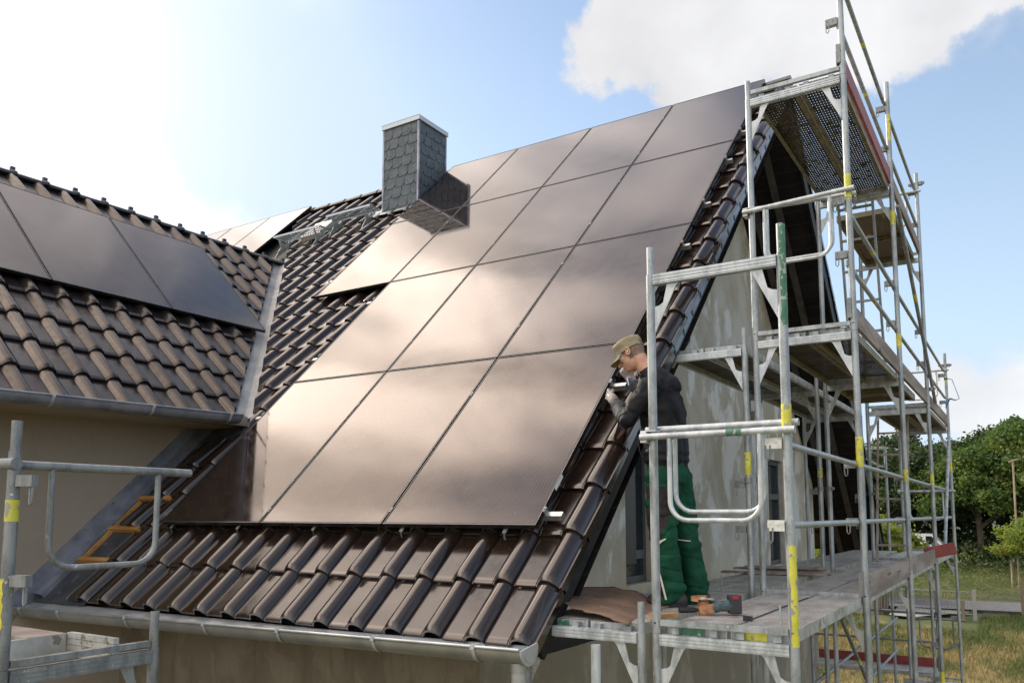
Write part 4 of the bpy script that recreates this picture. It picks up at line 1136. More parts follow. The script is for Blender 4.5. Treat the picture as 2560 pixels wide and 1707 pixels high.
mb_ = MB(); vs = []; rg = random.Random(4)
for j in range(17):
    for k in range(9):
        a = -2.9 + 1.9 * k / 8 + (rg.uniform(-.2, .2) if k in (0, 8) else 0); vs.append((math.cos(a) * (PR + .0012), math.sin(a) * (PR + .0012), .02 + .33 * j / 16))
mb_.add(vs, [(j * 9 + k, j * 9 + k + 1, j * 9 + 10 + k, j * 9 + 9 + k) for j in range(16) for k in range(8)]).build('paint_patch', 'yellow_paint', t, smooth=60)
for zz in (.73, .34):
    h = MB(); d = Vector((math.cos(R(20)), math.sin(R(20)), 0))
    h.bar(Vector((0, 0, zz)) + d * PR, Vector((0, 0, zz)) + d * (PR + .075), .035, .045)
    o = h.build('rail_holder', 'galvanised_old', t, smooth=0)
    e = Vector((0, 0, zz)) + d * (PR + .06); l = MB().path([e + Vector((-.01, 0, -.02)), e + Vector((-.008, 0, -.085)), e + Vector((0, 0, -.095)), e + Vector((.008, 0, -.085)), e + Vector((.01, 0, -.02))], .005, n=6)
    l.build('wedge_loop', 'galvanised_old', o)
eg = end_guard((-2.26, -2.64, .865), R(-90), .73, 'end guard rail with a U loop reaching out from the left scaffold post', double=False, m='galvanised_old', drop=.42, hooks=False)
eg.rotation_euler = (0, 0, R(-90)); eg.location = (-2.36, -2.545, .875)
eg2 = thing('guard_rail', (-2.3, -2.64, .88), 'short tube stub entering from the left edge at the yellow post', 'guard rail')
MB().tube((-4.4, -2.60, .885), (-2.32, -2.60, .877), .023, n=16).build('tube', 'galvanised_old', eg2)
t = thing('aluminium_platform', (-3, -2.4, .1), 'open aluminium platform frame at the lower left', 'scaffold platform')
MB().box((-5.3, -2.30, .10), (-2.74, -2.12, .135)).build('board', 'wood_grey', t, smooth=0)
sbm = MB()
for q in range(4): sbm.box((-2.74, -2.125, .035 + q * .027), (-2.375, -2.095 - .004 * (q % 2), .06 + q * .027))
sbm.build('side_beam', 'deck_channel', t, smooth=0)
MB().box((-2.76, -2.50, .05), (-2.735, -2.13, .133)).build('cross_beam', 'deck_channel', t, smooth=0)
MB().box((-5.3, -2.118, .04), (-2.745, -2.108, .13)).build('edge_beam', 'deck_channel', t, smooth=0)
t = thing('scaffold_post', (-.728, -.75, -4), 'bright open ended tube standing alone below the gutter end', 'scaffold post', absolute=False)
MB().hollow((0, 0, 0), (0, 0, 4.07), .0225, .003, 20).build('tube', 'galvanised_bright', t, smooth=40)
MB().tube((0.008, -.0215, 3.86), (0.008, -.0235, 3.86), .007, n=10).build('pin_hole', 'black_plastic', t)
# blue strap
t = thing('blue_strap', (.03, YF[4], 2.7), 'thin blue strap dangling from the farthest scaffold post', 'strap')
MB().path([(.02, 10.58, 2.86), (.09, 10.58, 2.84), (.13, 10.58, 2.70), (.18, 10.58, 2.52), (.12, 10.58, 2.50), (.05, 10.58, 2.53), (.02, 10.58, 2.50), (-.02, 10.58, 2.38)], [.006, .006, .005, .006, .01, .016, .022, .010], n=6).build('band', 'blue_plastic', t)

# ------------------------------------------------------------------ things on the deck
# cardboard
nx, ny = 22, 12; vs = []; rg = random.Random(9)
A_, B_, C_, D_ = Vector((-1.72, .22, 0)), Vector((-.90, -.02, 0)), Vector((-1.02, .95, 0)), Vector((-1.50, 1.10, 0))
for j in range(ny + 1):
    for i in range(nx + 1):
        s, q = i / nx, j / ny
        p = A_.lerp(B_, s).lerp(D_.lerp(C_, s), q)
        p.z = .085 + .075 * (1 - s) ** 2 + .04 * math.sin(s * 3.4 + .4) * (1 - q * .5) + .012 * math.sin(9 * s + 4 * q)
        if j == 0 or j == ny or i == nx: p += Vector((rg.uniform(-.02, .02), rg.uniform(-.02, .02), 0))
        vs.append(p)
cb = MB().add(vs, [(j * (nx + 1) + i, j * (nx + 1) + i + 1, (j + 1) * (nx + 1) + i + 1, (j + 1) * (nx + 1) + i) for j in range(ny) for i in range(nx)])
o = cb.build('cardboard_sheet', 'cardboard', None, smooth=60)
md = o.modifiers.new('thick', 'SOLIDIFY'); md.thickness = .006
tag(o, 'torn brown cardboard sheet lying curled on the deck beside the roof verge', 'cardboard')
# wooden batten piece under the boot
tag(MB().bar((-.855, .215, .09), (-.775, .395, .09), .045, .02).build('wood_strip', 'batten', None, smooth=0), 'short yellow wood strip under the boot of the roofer', 'wood strip')
# black bracket
tag(MB().box((-.375, .40, .079), (-.325, .425, .106)).box((-.356, .425, .079), (-.350, 1.9, .083)).build('black_bracket', 'black_plastic', None, smooth=0), 'black strip with a flat end lying in the gap between the two near planks', 'bracket')
for (x, y) in ((-.12, .22), (-1.02, 2.02), (-.9, 4.4)):
    tag(MB().tube((x, y, .078), (x, y, .20), .006, n=8).build('locking_pin', 'galvanised', None), {-.12: 'thin upright locking pin on the nearest plank corner', -1.02: 'thin upright locking pin behind the roofer', -.9: 'thin upright locking pin beside the loose boards'}[x], 'locking pin')
for k, (x, y, z, a, l) in enumerate([(-1.15, 4.2, .085, 8, 1.1), (-1.2, 4.45, .108, 3, .9), (-1.12, 4.38, .131, 12, .8)]):
    c = Vector((x, y, z)); d = Vector((math.cos(R(a)), math.sin(R(a)), 0)) * l / 2
    tag(MB().bar(c - d, c + d, .16, .02).build('loose_board', 'wood_grey', None, smooth=0), ['lowest of the three loose boards stacked on the deck below the far window', 'middle one of the three loose boards stacked below the far window', 'topmost of the three loose boards stacked below the far window'][k], 'board', 'loose boards stacked on the deck')
# angle grinder
gr = thing('angle_grinder', (-.60, .56, .08), 'dusty cordless angle grinder with orange gear head lying disc up on the deck', 'angle grinder')
gx = Vector((.85, .53, 0)); gy = Vector((-.53, .85, 0)); gc = Vector((-.655, .545, .08))
G = lambda a, b, c: gc + gx * a + gy * b + Vector((0, 0, c))
MB().tube(G(0, 0, .092), G(0, 0, .095), .064, n=32).build('disc', 'disc', gr, smooth=40)
MB().tube(G(0, 0, .088), G(0, 0, .101), .014, n=14).build('disc_nut', 'clip_white', gr, smooth=40)
gd = MB(); vs = []
for z in (.082, .108):
    for k in range(17): a = R(60 + 175 * k / 16); vs.append(G(math.cos(a) * .071, math.sin(a) * .071, z))
gd.add(vs, [(k, k + 1, 18 + k, 17 + k) for k in range(16)])
gd.add([G(0, 0, .082)] + vs[:17], [(0, k + 1, k + 2) for k in range(16)])
gd.build('guard', 'orange_dusty', gr, smooth=40)
MB().tube(G(0, 0, .0), G(0, 0, .034), .026, .036, n=16).tube(G(0, 0, .034), G(0, 0, .082), .037, .033, n=16).obox(G(.03, 0, .04), gx, gy, (0, 0, 1), .028, .03, .027).build('gear_head', 'orange_dusty', gr, smooth=40)
MB().path([G(.05, 0, .045), G(.075, 0, .048), G(.10, 0, .05), G(.14, 0, .052), G(.165, 0, .055)], [.034, .036, .031, .033, .038], n=16).build('body', 'teal_plastic', gr, smooth=50)
bt = MB().obox(G(.185, 0, .062), gx, gy, (0, 0, 1), .036, .036, .055); o = bt.build('battery', 'battery', gr, smooth=0)
bv = o.modifiers.new('b', 'BEVEL'); bv.width = .008; bv.segments = 3
MB().obox(G(.219, 0, .055), gx, gy, (0, 0, 1), .004, .030, .046).obox(G(.185, -.0365, .105), gx, gy, (0, 0, 1), .018, .0015, .009).build('battery_trim', 'red_plastic', gr, smooth=0)
MB().path([G(-.035, -.01, .03), G(-.06, -.015, .03), G(-.10, -.02, .03), G(-.15, -.03, .03)], [.010, .016, .017, .016], n=14).build('side_handle', 'black_plastic', gr, smooth=50)

#PERSON_BEGIN
# ------------------------------------------------------------------ person
def capsule(mb, p, q, r1, r2, side=None, k=1.0, n=20, m=6):
    p, q = Vector(p), Vector(q); a = (q - p)
    L = a.length; a = a.normalized() if L > 1e-6 else Vector((0, 0, 1))
    s = Vector(side) if side is not None else (Vector((0, 1, 0)) if abs(a.y) < .9 else Vector((1, 0, 0)))
    u = (s - a * s.dot(a)).normalized(); v = a.cross(u)
    rings = []
    for j in range(m): t = -math.pi / 2 + math.pi / 2 * (j + .35) / m; rings.append((p + a * (math.sin(t) * r1), math.cos(t) * r1))
    for j in range(m + 1): t = j / m; rings.append((p + a * (L * t), r1 + (r2 - r1) * t))
    for j in range(m): t = math.pi / 2 * (j + .65) / m; rings.append((q + a * (math.sin(t) * r2), math.cos(t) * r2))
    vs = []
    for c, r in rings: vs += [c + (u * math.cos(2 * math.pi * i / n) * k + v * math.sin(2 * math.pi * i / n)) * r for i in range(n)]
    R_ = len(rings)
    fs = [(j * n + i, j * n + (i + 1) % n, (j + 1) * n + (i + 1) % n, (j + 1) * n + i) for j in range(R_ - 1) for i in range(n)]
    fs += [tuple(range(n))[::-1], tuple(range((R_ - 1) * n, R_ * n))]
    mb.add(vs, fs)
def ellip(mb, c, ax, rad, n=20, m=14):
    c = Vector(c); X_, Y_, Z_ = ax; vs = []
    for j in range(m):
        t = math.pi * (j + .5) / m
        for i in range(n):
            f = 2 * math.pi * i / n
            vs.append(c + X_ * (math.sin(t) * math.cos(f) * rad[0]) + Y_ * (math.sin(t) * math.sin(f) * rad[1]) + Z_ * (math.cos(t) * rad[2]))
    fs = [(j * n + i, j * n + (i + 1) % n, (j + 1) * n + (i + 1) % n, (j + 1) * n + i) for j in range(m - 1) for i in range(n)]
    fs += [tuple(range(n))[::-1], tuple(range((m - 1) * n, m * n))]
    mb.add(vs, fs)
def fuse(mb, name, mats, parent, voxel=.007, sm=6, wr=None, assign=None):
    me = bpy.data.meshes.new('t'); me.from_pydata(mb.v, [], mb.f)
    bm = bmesh.new(); bm.from_mesh(me); bmesh.ops.recalc_face_normals(bm, faces=bm.faces); bm.to_mesh(me); bm.free()
    o = bpy.data.objects.new('t', me); COL.objects.link(o)
    r = o.modifiers.new('r', 'REMESH'); r.mode = 'VOXEL'; r.voxel_size = voxel
    s = o.modifiers.new('s', 'SMOOTH'); s.factor = .5; s.iterations = sm
    dg = bpy.context.evaluated_depsgraph_get(); dg.update()
    m2 = bpy.data.meshes.new_from_object(o.evaluated_get(dg)); bpy.data.objects.remove(o)
    m2.name = name
    if wr:
        nv = len(m2.vertices); nrm = [v.normal.copy() for v in m2.vertices]
        for v, n_ in zip(m2.vertices, nrm): v.co += n_ * wr(v.co.copy())
    for x in (mats if isinstance(mats, (list, tuple)) else [mats]): m2.materials.append(MATS[x])
    if assign:
        for p in m2.polygons: p.material_index = assign(p.center)
    off = world_loc(parent)
    m2.transform(Matrix.Translation(-off))
    m2.polygons.foreach_set('use_smooth', [True] * len(m2.polygons))
    o = bpy.data.objects.new(name, m2); COL.objects.link(o); o.parent = parent; o['_abs'] = 1
    return o
man = thing('person', (-1.0, 1.05, .07), 'man in tan cap, black jacket and green work trousers bending over the solar panel edge', 'person')
V3 = Vector
shN, shF = V3((-1.11, .885, 1.535)), V3((-1.115, 1.255, 1.60))
elN, wrN, haN = V3((-1.25, .80, 1.315)), V3((-1.445, 1.04, 1.475)), V3((-1.525, 1.115, 1.545))
elF, wrF, haF = V3((-1.36, 1.40, 1.50)), V3((-1.455, 1.385, 1.665)), V3((-1.485, 1.365, 1.725))
pel = V3((-1.075, 1.075, 1.0)); chest = V3((-1.115, 1.07, 1.38)); neckb = V3((-1.15, 1.065, 1.60)); nape = V3((-1.235, 1.06, 1.735))
hipN, hipF = V3((-1.075, .985, .95)), V3((-1.05, 1.165, .96))
knN, knF = V3((-1.055, .94, .52)), V3((-.985, 1.175, .54))
anN, anF = V3((-1.00, .95, .16)), V3((-.925, 1.19, .16))
# head frame: hf forward, hu up, hl towards his left ear (camera side)
hf = V3((-.86, -.12, -.49)).normalized(); hl = V3((-.10, -.99, .02)); hl = (hl - hf * hl.dot(hf)).normalized(); hu = hl.cross(hf) * -1
if hu.z < 0: hu = -hu
hc = V3((-1.325, 1.06, 1.815))
H = lambda f, l, u: hc + hf * f + hl * l + hu * u
b = MB()
ellip(b, H(-.012, 0, .022), (hf, hl, hu), (.098, .076, .092)); ellip(b, H(.022, 0, -.045), (hf, hl, hu), (.068, .058, .075))
ellip(b, H(.052, 0, -.088), (hf, hl, hu), (.034, .034, .026)); ellip(b, H(.062, 0, .018), (hf, hl, hu), (.026, .052, .016))
capsule(b, H(.088, 0, .004), H(.112, 0, -.032), .010, .015); ellip(b, H(.100, .010, -.036), (hf, hl, hu), (.012, .010, .008)); ellip(b, H(.100, -.010, -.036), (hf, hl, hu), (.012, .010, .008))
ellip(b, H(.086, 0, -.060), (hf, hl, hu), (.012, .024, .007)); ellip(b, H(.084, 0, -.070), (hf, hl, hu), (.012, .022, .007))
for s in (1, -1): ellip(b, H(.060, s * .040, -.022), (hf, hl, hu), (.024, .020, .022))
capsule(b, nape, H(-.03, 0, -.03), .056, .06); capsule(b, neckb, nape, .066, .056)
capsule(b, chest, neckb - V3((0, 0, .08)), .115, .10, (0, 1, 0), 1.4); capsule(b, pel, chest, .12, .115, (0, 1, 0), 1.3); capsule(b, shN, shF, .05, .05)
for s_, e_, w_ in ((shN, elN, wrN), (shF, elF, wrF)): capsule(b, s_, e_, .045, .038); capsule(b, e_, w_, .036, .026)
for h_, k_, a_ in ((hipN, knN, anN), (hipF, knF, anF)): capsule(b, h_, k_, .075, .052); capsule(b, k_, a_, .05, .036); capsule(b, a_, a_ + V3((-.10, -.06, -.05)), .03, .026)
capsule(b, wrN, haN, .025, .019, (0, 0, 1), 1.1); capsule(b, wrF, haF, .025, .019, (0, 0, 1), 1.1)
def skin_assign(c):
    r = c - hc; f, l, u = r.dot(hf), r.dot(hl), r.dot(hu)
    return 1 if (f < .015 and u > -.055 and f < .01 - .2 * (u + .03) and (c - nape).length > .035 and u > -.055) else 0
fuse(b, 'body', ['skin', 'hair'], man, .0058, 5, None, skin_assign)
# ear
e = MB(); ec = H(-.004, .078, -.004)
ring = [ec + hf * (math.cos(a) * .016) + hu * (math.sin(a) * .029 + .002) + hl * (.006 + .006 * math.cos(a + 2.6)) for a in np.linspace(0, 2 * math.pi, 14, endpoint=False)]
e.path(ring, .0055, n=8, closed=True); ellip(e, ec, (hf, hl, hu), (.012, .006, .024)); capsule(e, ec + hf * .006 - hu * .022, ec + hf * .006 - hu * .027, .007, .006)
fuse(e, 'ear', 'skin', man, .0028, 3)
MB().tube(ec + hl * .004 - hu * .003, ec + hl * .016 - hu * .003, .0065, .0055, n=10).build('earplug', 'earplug', man)
# eyes
for s in (1, -1):
    ey = MB(); ellip(ey, H(.076, s * .031, .000), (hf, hl, hu), (.011, .013, .010), 12, 8); ey.build('eye', 'white_paint', man)
# cap
cp = MB(); n = 36; vs = []
prof = [(1.0, -.012), (1.02, .004), (1.035, .025), (1.06, .048), (1.05, .066), (.96, .080), (.76, .090), (.44, .096), (.12, .098)]
rg = random.Random(6)
for (rr, uu) in prof:
    for i in range(n):
        a = 2 * math.pi * i / n
        w_ = 1 + (.03 * math.sin(a * 5 + uu * 60) + .02 * math.sin(a * 9 + 1.3 + uu * 40)) * min(1, max(0, (uu - .01) * 20)) + .0
        p = H(-.006 + math.cos(a) * .104 * rr * w_, math.sin(a) * .084 * rr * w_, .030 + uu * 1.0 + (.006 * math.cos(a) - .006 * abs(math.sin(a)) if uu > .04 else 0) + .006 * noise.noise(V3((math.cos(a) * 2, math.sin(a) * 2, uu * 30))))
        vs.append(p)
m_ = len(prof)
fs = [(j * n + i, j * n + (i + 1) % n, (j + 1) * n + (i + 1) % n, (j + 1) * n + i) for j in range(m_ - 1) for i in range(n)] + [tuple(range((m_ - 1) * n, m_ * n))]
cp.add(vs, fs); capo = cp.build('cap', 'cap_cloth', man, smooth=70)
sd_ = capo.modifiers.new('s', 'SUBSURF'); sd_.levels = 1; sd_.render_levels = 2
so_ = capo.modifiers.new('t', 'SOLIDIFY'); so_.thickness = .002
bd = MB(); bd.add([H(-.006 + math.cos(2 * math.pi * i / n) * .1065, math.sin(2 * math.pi * i / n) * .0865, .030 + uu) for uu in (-.014, .018) for i in range(n)], [(i, (i + 1) % n, n + (i + 1) % n, n + i) for i in range(n)])
bd.build('cap_band', 'cap_cloth', capo, smooth=70)
vz = MB(); vs = []
for j in range(7):
    for i in range(15):
        a = R(-62 + 124 * i / 14); t = j / 6
        ex = .072 * t * (math.cos(a * 1.15) ** .5 if math.cos(a * 1.15) > 0 else 0)
        vs.append(H(-.006 + math.cos(a) * .104 + ex, math.sin(a) * (.084 + .004 * t), .022 - .016 * t - .022 * abs(math.sin(a)) ** 2 * (.3 + t)))
vz.add(vs, [(j * 15 + i, j * 15 + i + 1, (j + 1) * 15 + i + 1, (j + 1) * 15 + i) for j in range(6) for i in range(14)])
vo = vz.build('visor', 'cap_cloth', capo, smooth=70); sv = vo.modifiers.new('t', 'SOLIDIFY'); sv.thickness = .004
MB().bar(H(-.108, .03, .036), H(-.108, -.03, .036), .004, .016, up=hu).build('cap_strap', 'trouser_black', capo, smooth=0)
# safety glasses
gl = MB(); vs = []
for u in (.014, -.004, -.024):
    for i in range(13):
        a = R(-78 + 156 * i / 12); vs.append(H(.030 + math.cos(a) * .070, math.sin(a) * .074, u))
gl.add(vs, [(j * 13 + i, j * 13 + i + 1, (j + 1) * 13 + i + 1, (j + 1) * 13 + i) for j in range(2) for i in range(12)])
go = gl.build('safety_glasses', 'lens_glass', man, smooth=80)
for s in (1, -1): MB().path([H(.046, s * .074, .006), H(.02, s * .081, .006), H(-.005, s * .082, .004)], .0022, n=6).build('temple', 'black_plastic', go)
# jacket
j_ = MB()
capsule(j_, pel + V3((0, 0, .06)), pel + V3((-.012, 0, .20)), .150, .150, (0, 1, 0), 1.30)
capsule(j_, pel + V3((-.01, 0, .18)), chest + V3((0.02, 0, .0)), .150, .152, (0, 1, 0), 1.34)
capsule(j_, chest + V3((.025, 0, 0)), chest + V3((.02, 0, .12)), .150, .118, (0, 1, 0), 1.42)
capsule(j_, shN + V3((.0, .01, -.01)), shF + V3((0, -.01, -.01)), .078, .076)
capsule(j_, V3((-1.05, 1.07, 1.56)), V3((-1.13, 1.065, 1.63)), .085, .075, (0, 1, 0), 1.25)
capsule(j_, neckb + V3((.01, 0, .0)), neckb.lerp(nape, .42), .082, .074)
capsule(j_, shN, elN, .078, .060); capsule(j_, elN, elN.lerp(wrN, .45), .060, .056)
capsule(j_, shF, elF, .078, .064); capsule(j_, elF, elF.lerp(wrF, .6), .064, .052)
def wrj(c):
    d = .008 * noise.noise(c * 8) + .0045 * noise.noise(c * 22)
    de = (c - elN).length
    if c.y < .99 and de < .2: 
        ax = (wrN - elN).normalized(); t = (c - elN).dot(ax); d += .0045 * math.sin(t * 95 + 4 * noise.noise(c * 12)) * max(0, 1 - de / .2)
    w = V3((c.x, c.y, c.z * .35)); d += .010 * noise.noise(w * 13 + V3((3, 1, 0)))
    r_ = V3((c.x * 4 + c.z * 3, c.y * 4 - c.z * 2, c.z * 3.4)); d -= .009 * max(0, .10 - abs(noise.noise(r_))) / .10 - .001
    if c.z < 1.12: d += .004 * math.sin(c.z * 110)
    return d
jo = fuse(j_, 'jacket', 'jacket', man, .0065, 5, wrj)
cf = MB(); capsule(cf, elN.lerp(wrN, .44), elN.lerp(wrN, .90), .054, .040)
def wrc(c):
    ax = (wrN - elN).normalized(); t = (c - elN).dot(ax); return .004 * math.sin(t * 130 + 3 * noise.noise(c * 20)) + .003 * noise.noise(c * 30)
fuse(cf, 'sleeve', 'sleeve_grey', man, .0055, 3, wrc)
cf = MB(); capsule(cf, elF.lerp(wrF, .5), elF.lerp(wrF, .92), .052, .042); fuse(cf, 'sleeve', 'sleeve_grey', man, .0055, 3)
wb = MB(); capsule(wb, pel + V3((0, 0, .0)), pel + V3((0, 0, .045)), .139, .140, (0, 1, 0), 1.30)
MB().path([V3((-1.225, .93, 1.19)), V3((-1.215, .925, 1.12)), V3((-1.20, .925, 1.075))], .004, n=6).build('pocket_zip', 'trouser_black', jo)
# trousers
t_ = MB()
capsule(t_, pel + V3((.0, 0, .02)), pel + V3((.005, 0, -.06)), .138, .142, (0, 1, 0), 1.30)
capsule(t_, hipN + V3((0, 0, -.02)), knN, .118, .088); capsule(t_, knN, anN + V3((0, 0, .02)), .088, .080)
capsule(t_, hipF + V3((0, 0, -.02)), knF, .115, .086); capsule(t_, knF, anF + V3((0, 0, .02)), .086, .078)
capsule(t_, anN + V3((0, 0, .03)), anN + V3((-.03, -.012, -.035)), .082, .070); capsule(t_, anF + V3((0, 0, .03)), anF + V3((-.03, -.012, -.03)), .080, .068)
def wrt(c):
    k = .007 * noise.noise(V3((c.x * 6 + c.z * 4, c.y * 6, c.z * 22))) + .012 * noise.noise(V3((c.x * 8, c.y * 8, c.z * 4)))
    r_ = V3((c.x * 4 + c.z * 3, c.y * 4, c.z * 9)); k -= .008 * max(0, .10 - abs(noise.noise(r_))) / .10 - .001
    if c.z < .33: k += .006 * math.sin(c.z * 75 + 3 * noise.noise(c * 8)) * (1 - c.z / .33) * 1.6
    kk = max(0, 1 - abs(c.z - .50) / .16); k += .005 * math.sin(c.z * 85 + 4 * noise.noise(c * 7)) * kk
    return k
def tra(c):
    ax = hipN.lerp(knN, min(1, max(0, (.95 - c.z) / .43))) if c.z > .52 else knN.lerp(anN, (.52 - c.z) / .36)
    near = c.y < 1.06 + (.02 if c.z < .5 else 0)
    if not near: return 1 if (c.x > -.93 and .6 < c.z < .9 and c.y > 1.2) else 0
    dx = c.x - ax.x; dy = c.y - ax.y
    a = math.degrees(math.atan2(-dy, -dx))      # 0 = facing -x, 90 = towards camera side
    if .44 < c.z < .86 and -60 < a < 142 - 75 * max(0, .66 - c.z) / .22: return 1
    if .14 < c.z <= .42 and 48 < a < 66: return 1
    return 0
tro = fuse(t_, 'trousers', ['trouser_green', 'trouser_black'], man, .0065, 5, wrt, tra)
def onleg(z, ang, off=.0, far=False):
    h_, k_, a_ = (hipF, knF, anF) if far else (hipN, knN, anN)
    if z > k_.z: f = (h_.z - z) / (h_.z - k_.z); c = h_.lerp(k_, f); r = .118 + (.088 - .118) * f
    else: f = (k_.z - z) / (k_.z - a_.z); c = k_.lerp(a_, f); r = .088
    a = R(ang); return V3((c.x - math.cos(a) * (r + off), c.y - math.sin(a) * (r + off), z))
pk = MB()
for z0, z1, a0, a1, o_ in ((.60, .74, 15, 62, .014), (.735, .775, 12, 66, .022)):
    vs = []
    for zz in (z0, z1):
        for i in range(7): vs.append(onleg(zz, a0 + (a1 - a0) * i / 6, o_))
    for zz in (z0, z1):
        for i in range(7): vs.append(onleg(zz, a0 + (a1 - a0) * i / 6, -.01))
    N_ = 7; fs = [(i, i + 1, N_ + i + 1, N_ + i) for i in range(6)] + [(i, i + 1, 2 * N_ + i + 1, 2 * N_ + i) for i in range(6)] + [(N_ + i, N_ + i + 1, 3 * N_ + i + 1, 3 * N_ + i) for i in range(6)] + [(0, N_, 3 * N_, 2 * N_), (6, N_ + 6, 3 * N_ + 6, 2 * N_ + 6)]
    MB().add(vs, fs).build('pocket' if o_ < .02 else 'pocket_flap', 'trouser_black' if o_ < .02 else 'trouser_green', tro, smooth=40)
MB().path([onleg(.455, 70, .004), onleg(.475, 80, .004), onleg(.50, 100, .004), onleg(.515, 120, .004)], [.004, .008, .007, .004], n=6).build('reflective_stripe', 'reflective', tro)
MB().path([onleg(z_, 66 + (.32 - z_) * 60, .008) for z_ in (.32, .27, .22, .17, .12)], [.003, .006, .007, .007, .006], n=6).build('reflective_stripe', 'reflective', tro)
MB().path([onleg(.505, 60, .002, True), onleg(.50, 90, .003, True), onleg(.495, 125, .002, True)], .004, n=6).build('reflective_stripe', 'reflective', tro)
# boots
for a_, d_ in ((anN, V3((-.86, -.50, 0)).normalized()), (anF, V3((-.80, -.45, 0)).normalized())):
    s = MB(); base = V3((a_.x, a_.y, .07))
    capsule(s, base + V3((0, 0, .045)) - d_ * .05, base + V3((0, 0, .045)) + d_ * .13, .043, .040, d_.cross(V3((0, 0, 1))), 1.08)
    capsule(s, base + V3((0, 0, .06)), base + V3((0, 0, .14)), .052, .048)
    capsule(s, base + V3((0, 0, .065)) + d_ * .03, base + V3((0, 0, .04)) + d_ * .14, .045, .038)
    fuse(s, 'boot', 'shoe', man, .006, 4)
    so2 = MB(); sd2 = d_.cross(V3((0, 0, 1)))
    pts = [base + d_ * (.045 + math.cos(a) * .14) + sd2 * (math.sin(a) * .048) for a in np.linspace(0, 2 * math.pi, 22, endpoint=False)]
    so2.prism(pts, (0, 0, .024)); so2.build('boot_sole', 'rubber', man, smooth=40)
# gloves with five separate fingers
def glove(palm, wrist, fd, up, curl, lab):
    g = MB(); fd = V3(fd).normalized(); sd = V3(up).normalized(); sd = (sd - fd * sd.dot(fd)).normalized(); nd = fd.cross(sd)   # nd: palm side
    capsule(g, wrist, wrist.lerp(palm, .35), .034, .033, sd, 1.15)
    for q in (-.026, -.009, .009, .026): capsule(g, wrist.lerp(palm, .4) + sd * q * .6, palm + fd * .018 + sd * q, .018, .0145)
    for q, L in ((-.029, .060), (-.0095, .072), (.0105, .075), (.030, .066)):
        b0 = palm + fd * .022 + sd * q; rot = curl + q * 2
        d1 = (fd * math.cos(rot) + nd * math.sin(rot)); d2 = (fd * math.cos(rot * 2.2) + nd * math.sin(rot * 2.2)); d3 = (fd * math.cos(rot * 3.1) + nd * math.sin(rot * 3.1))
        b1 = b0 + d1 * L * .45 + sd * q * .12; b2 = b1 + d2 * L * .32; b3 = b2 + d3 * L * .24
        capsule(g, b0, b1, .0115, .0100, n=12, m=3); capsule(g, b1, b2, .0100, .0092, n=12, m=3); capsule(g, b2, b3, .0092, .0080, n=12, m=3)
    t0 = wrist.lerp(palm, .55) + sd * .028; t1 = t0 + (sd * .6 + fd * .6 + nd * .5).normalized() * .036; t2 = t1 + (fd * .8 + nd * .6).normalized() * .030
    capsule(g, t0, t1, .0135, .0115, n=12, m=3); capsule(g, t1, t2, .0115, .0095, n=12, m=3)
    return fuse(g, 'glove', 'glove', man, .0034, 3)
glove(haN, wrN + (haN - wrN) * .25, (-.75, .45, .25), (.25, -.1, 1), .42, 'near')
glove(haF, wrF + (haF - wrF) * .25, (-.55, -.55, .55), (.6, -.3, .5), .55, 'far')
tag(MB().path([haF + V3((.01, -.03, -.03)), haF + V3((.035, -.07, -.085)), haF + V3((.038, -.078, -.098))], [.0055, .0055, .004], n=8).build('blue_pencil', 'blue_plastic', None), 'blue pencil held by the roofer below his chin', 'pencil')
#PERSON_END
# ------------------------------------------------------------------ ground & background
GZ0 = -4.0
gm = MB(); n = 60; S = 700.0
xs = [math.copysign(abs(t) ** 2.2, t) * S for t in np.linspace(-1, 1, n + 1)]
vs = []
for j in range(n + 1):
    for i in range(n + 1):
        x, y = xs[i], xs[j]; d = math.hypot(x, y)
        z = GZ0 + (noise.noise(Vector((x * .08, y * .08, 0))) * .12 if d > 14 else 0)
        vs.append((x, y, z))
gm.add(vs, [(j * (n + 1) + i, j * (n + 1) + i + 1, (j + 1) * (n + 1) + i + 1, (j + 1) * (n + 1) + i) for j in range(n) for i in range(n)])
tag(gm.build('ground', 'grass_ground', None, smooth=180), kind='structure')
# road across, running nearly along X
rd = MB(); rd.add([(-60, 42.0, GZ0 + .16), (-5, 40.2, GZ0 + .16), (60, 46.5, GZ0 + .16), (60, 51.5, GZ0 + .16), (-5, 44.8, GZ0 + .16), (-60, 46, GZ0 + .16)], [(0, 1, 4, 5), (1, 2, 3, 4)])
tag(rd.build('road', 'asphalt', None, smooth=0), kind='structure')
pvd = MB().add([(-4.6, 36.6, GZ0 + .13), (-3.6, 36.2, GZ0 + .13), (-1.4, 39.5, GZ0 + .165), (-4.6, 40.0, GZ0 + .165)], [(0, 1, 2, 3)])
tag(pvd.build('driveway', 'paving', None, smooth=0), kind='structure')
# rising bank behind the road
bk_ = MB(); nbx, nby = 60, 12; vs = []
for j in range(nby + 1):
    for i in range(nbx + 1):
        x = -60 + 110 * i / nbx; q = j / nby; y = 48 + 24 * q + (x + 5) * .05
        z = GZ0 - .1 + 1.9 * (q ** .6) + noise.noise(Vector((x * .25, y * .25, 2))) * .25 * min(1, q * 4)
        vs.append((x, y, z))
bk_.add(vs, [(j * (nbx + 1) + i, j * (nbx + 1) + i + 1, (j + 1) * (nbx + 1) + i + 1, (j + 1) * (nbx + 1) + i) for j in range(nby) for i in range(nbx)])
tag(bk_.build('hill', 'bank_ground', None, smooth=180), kind='structure')

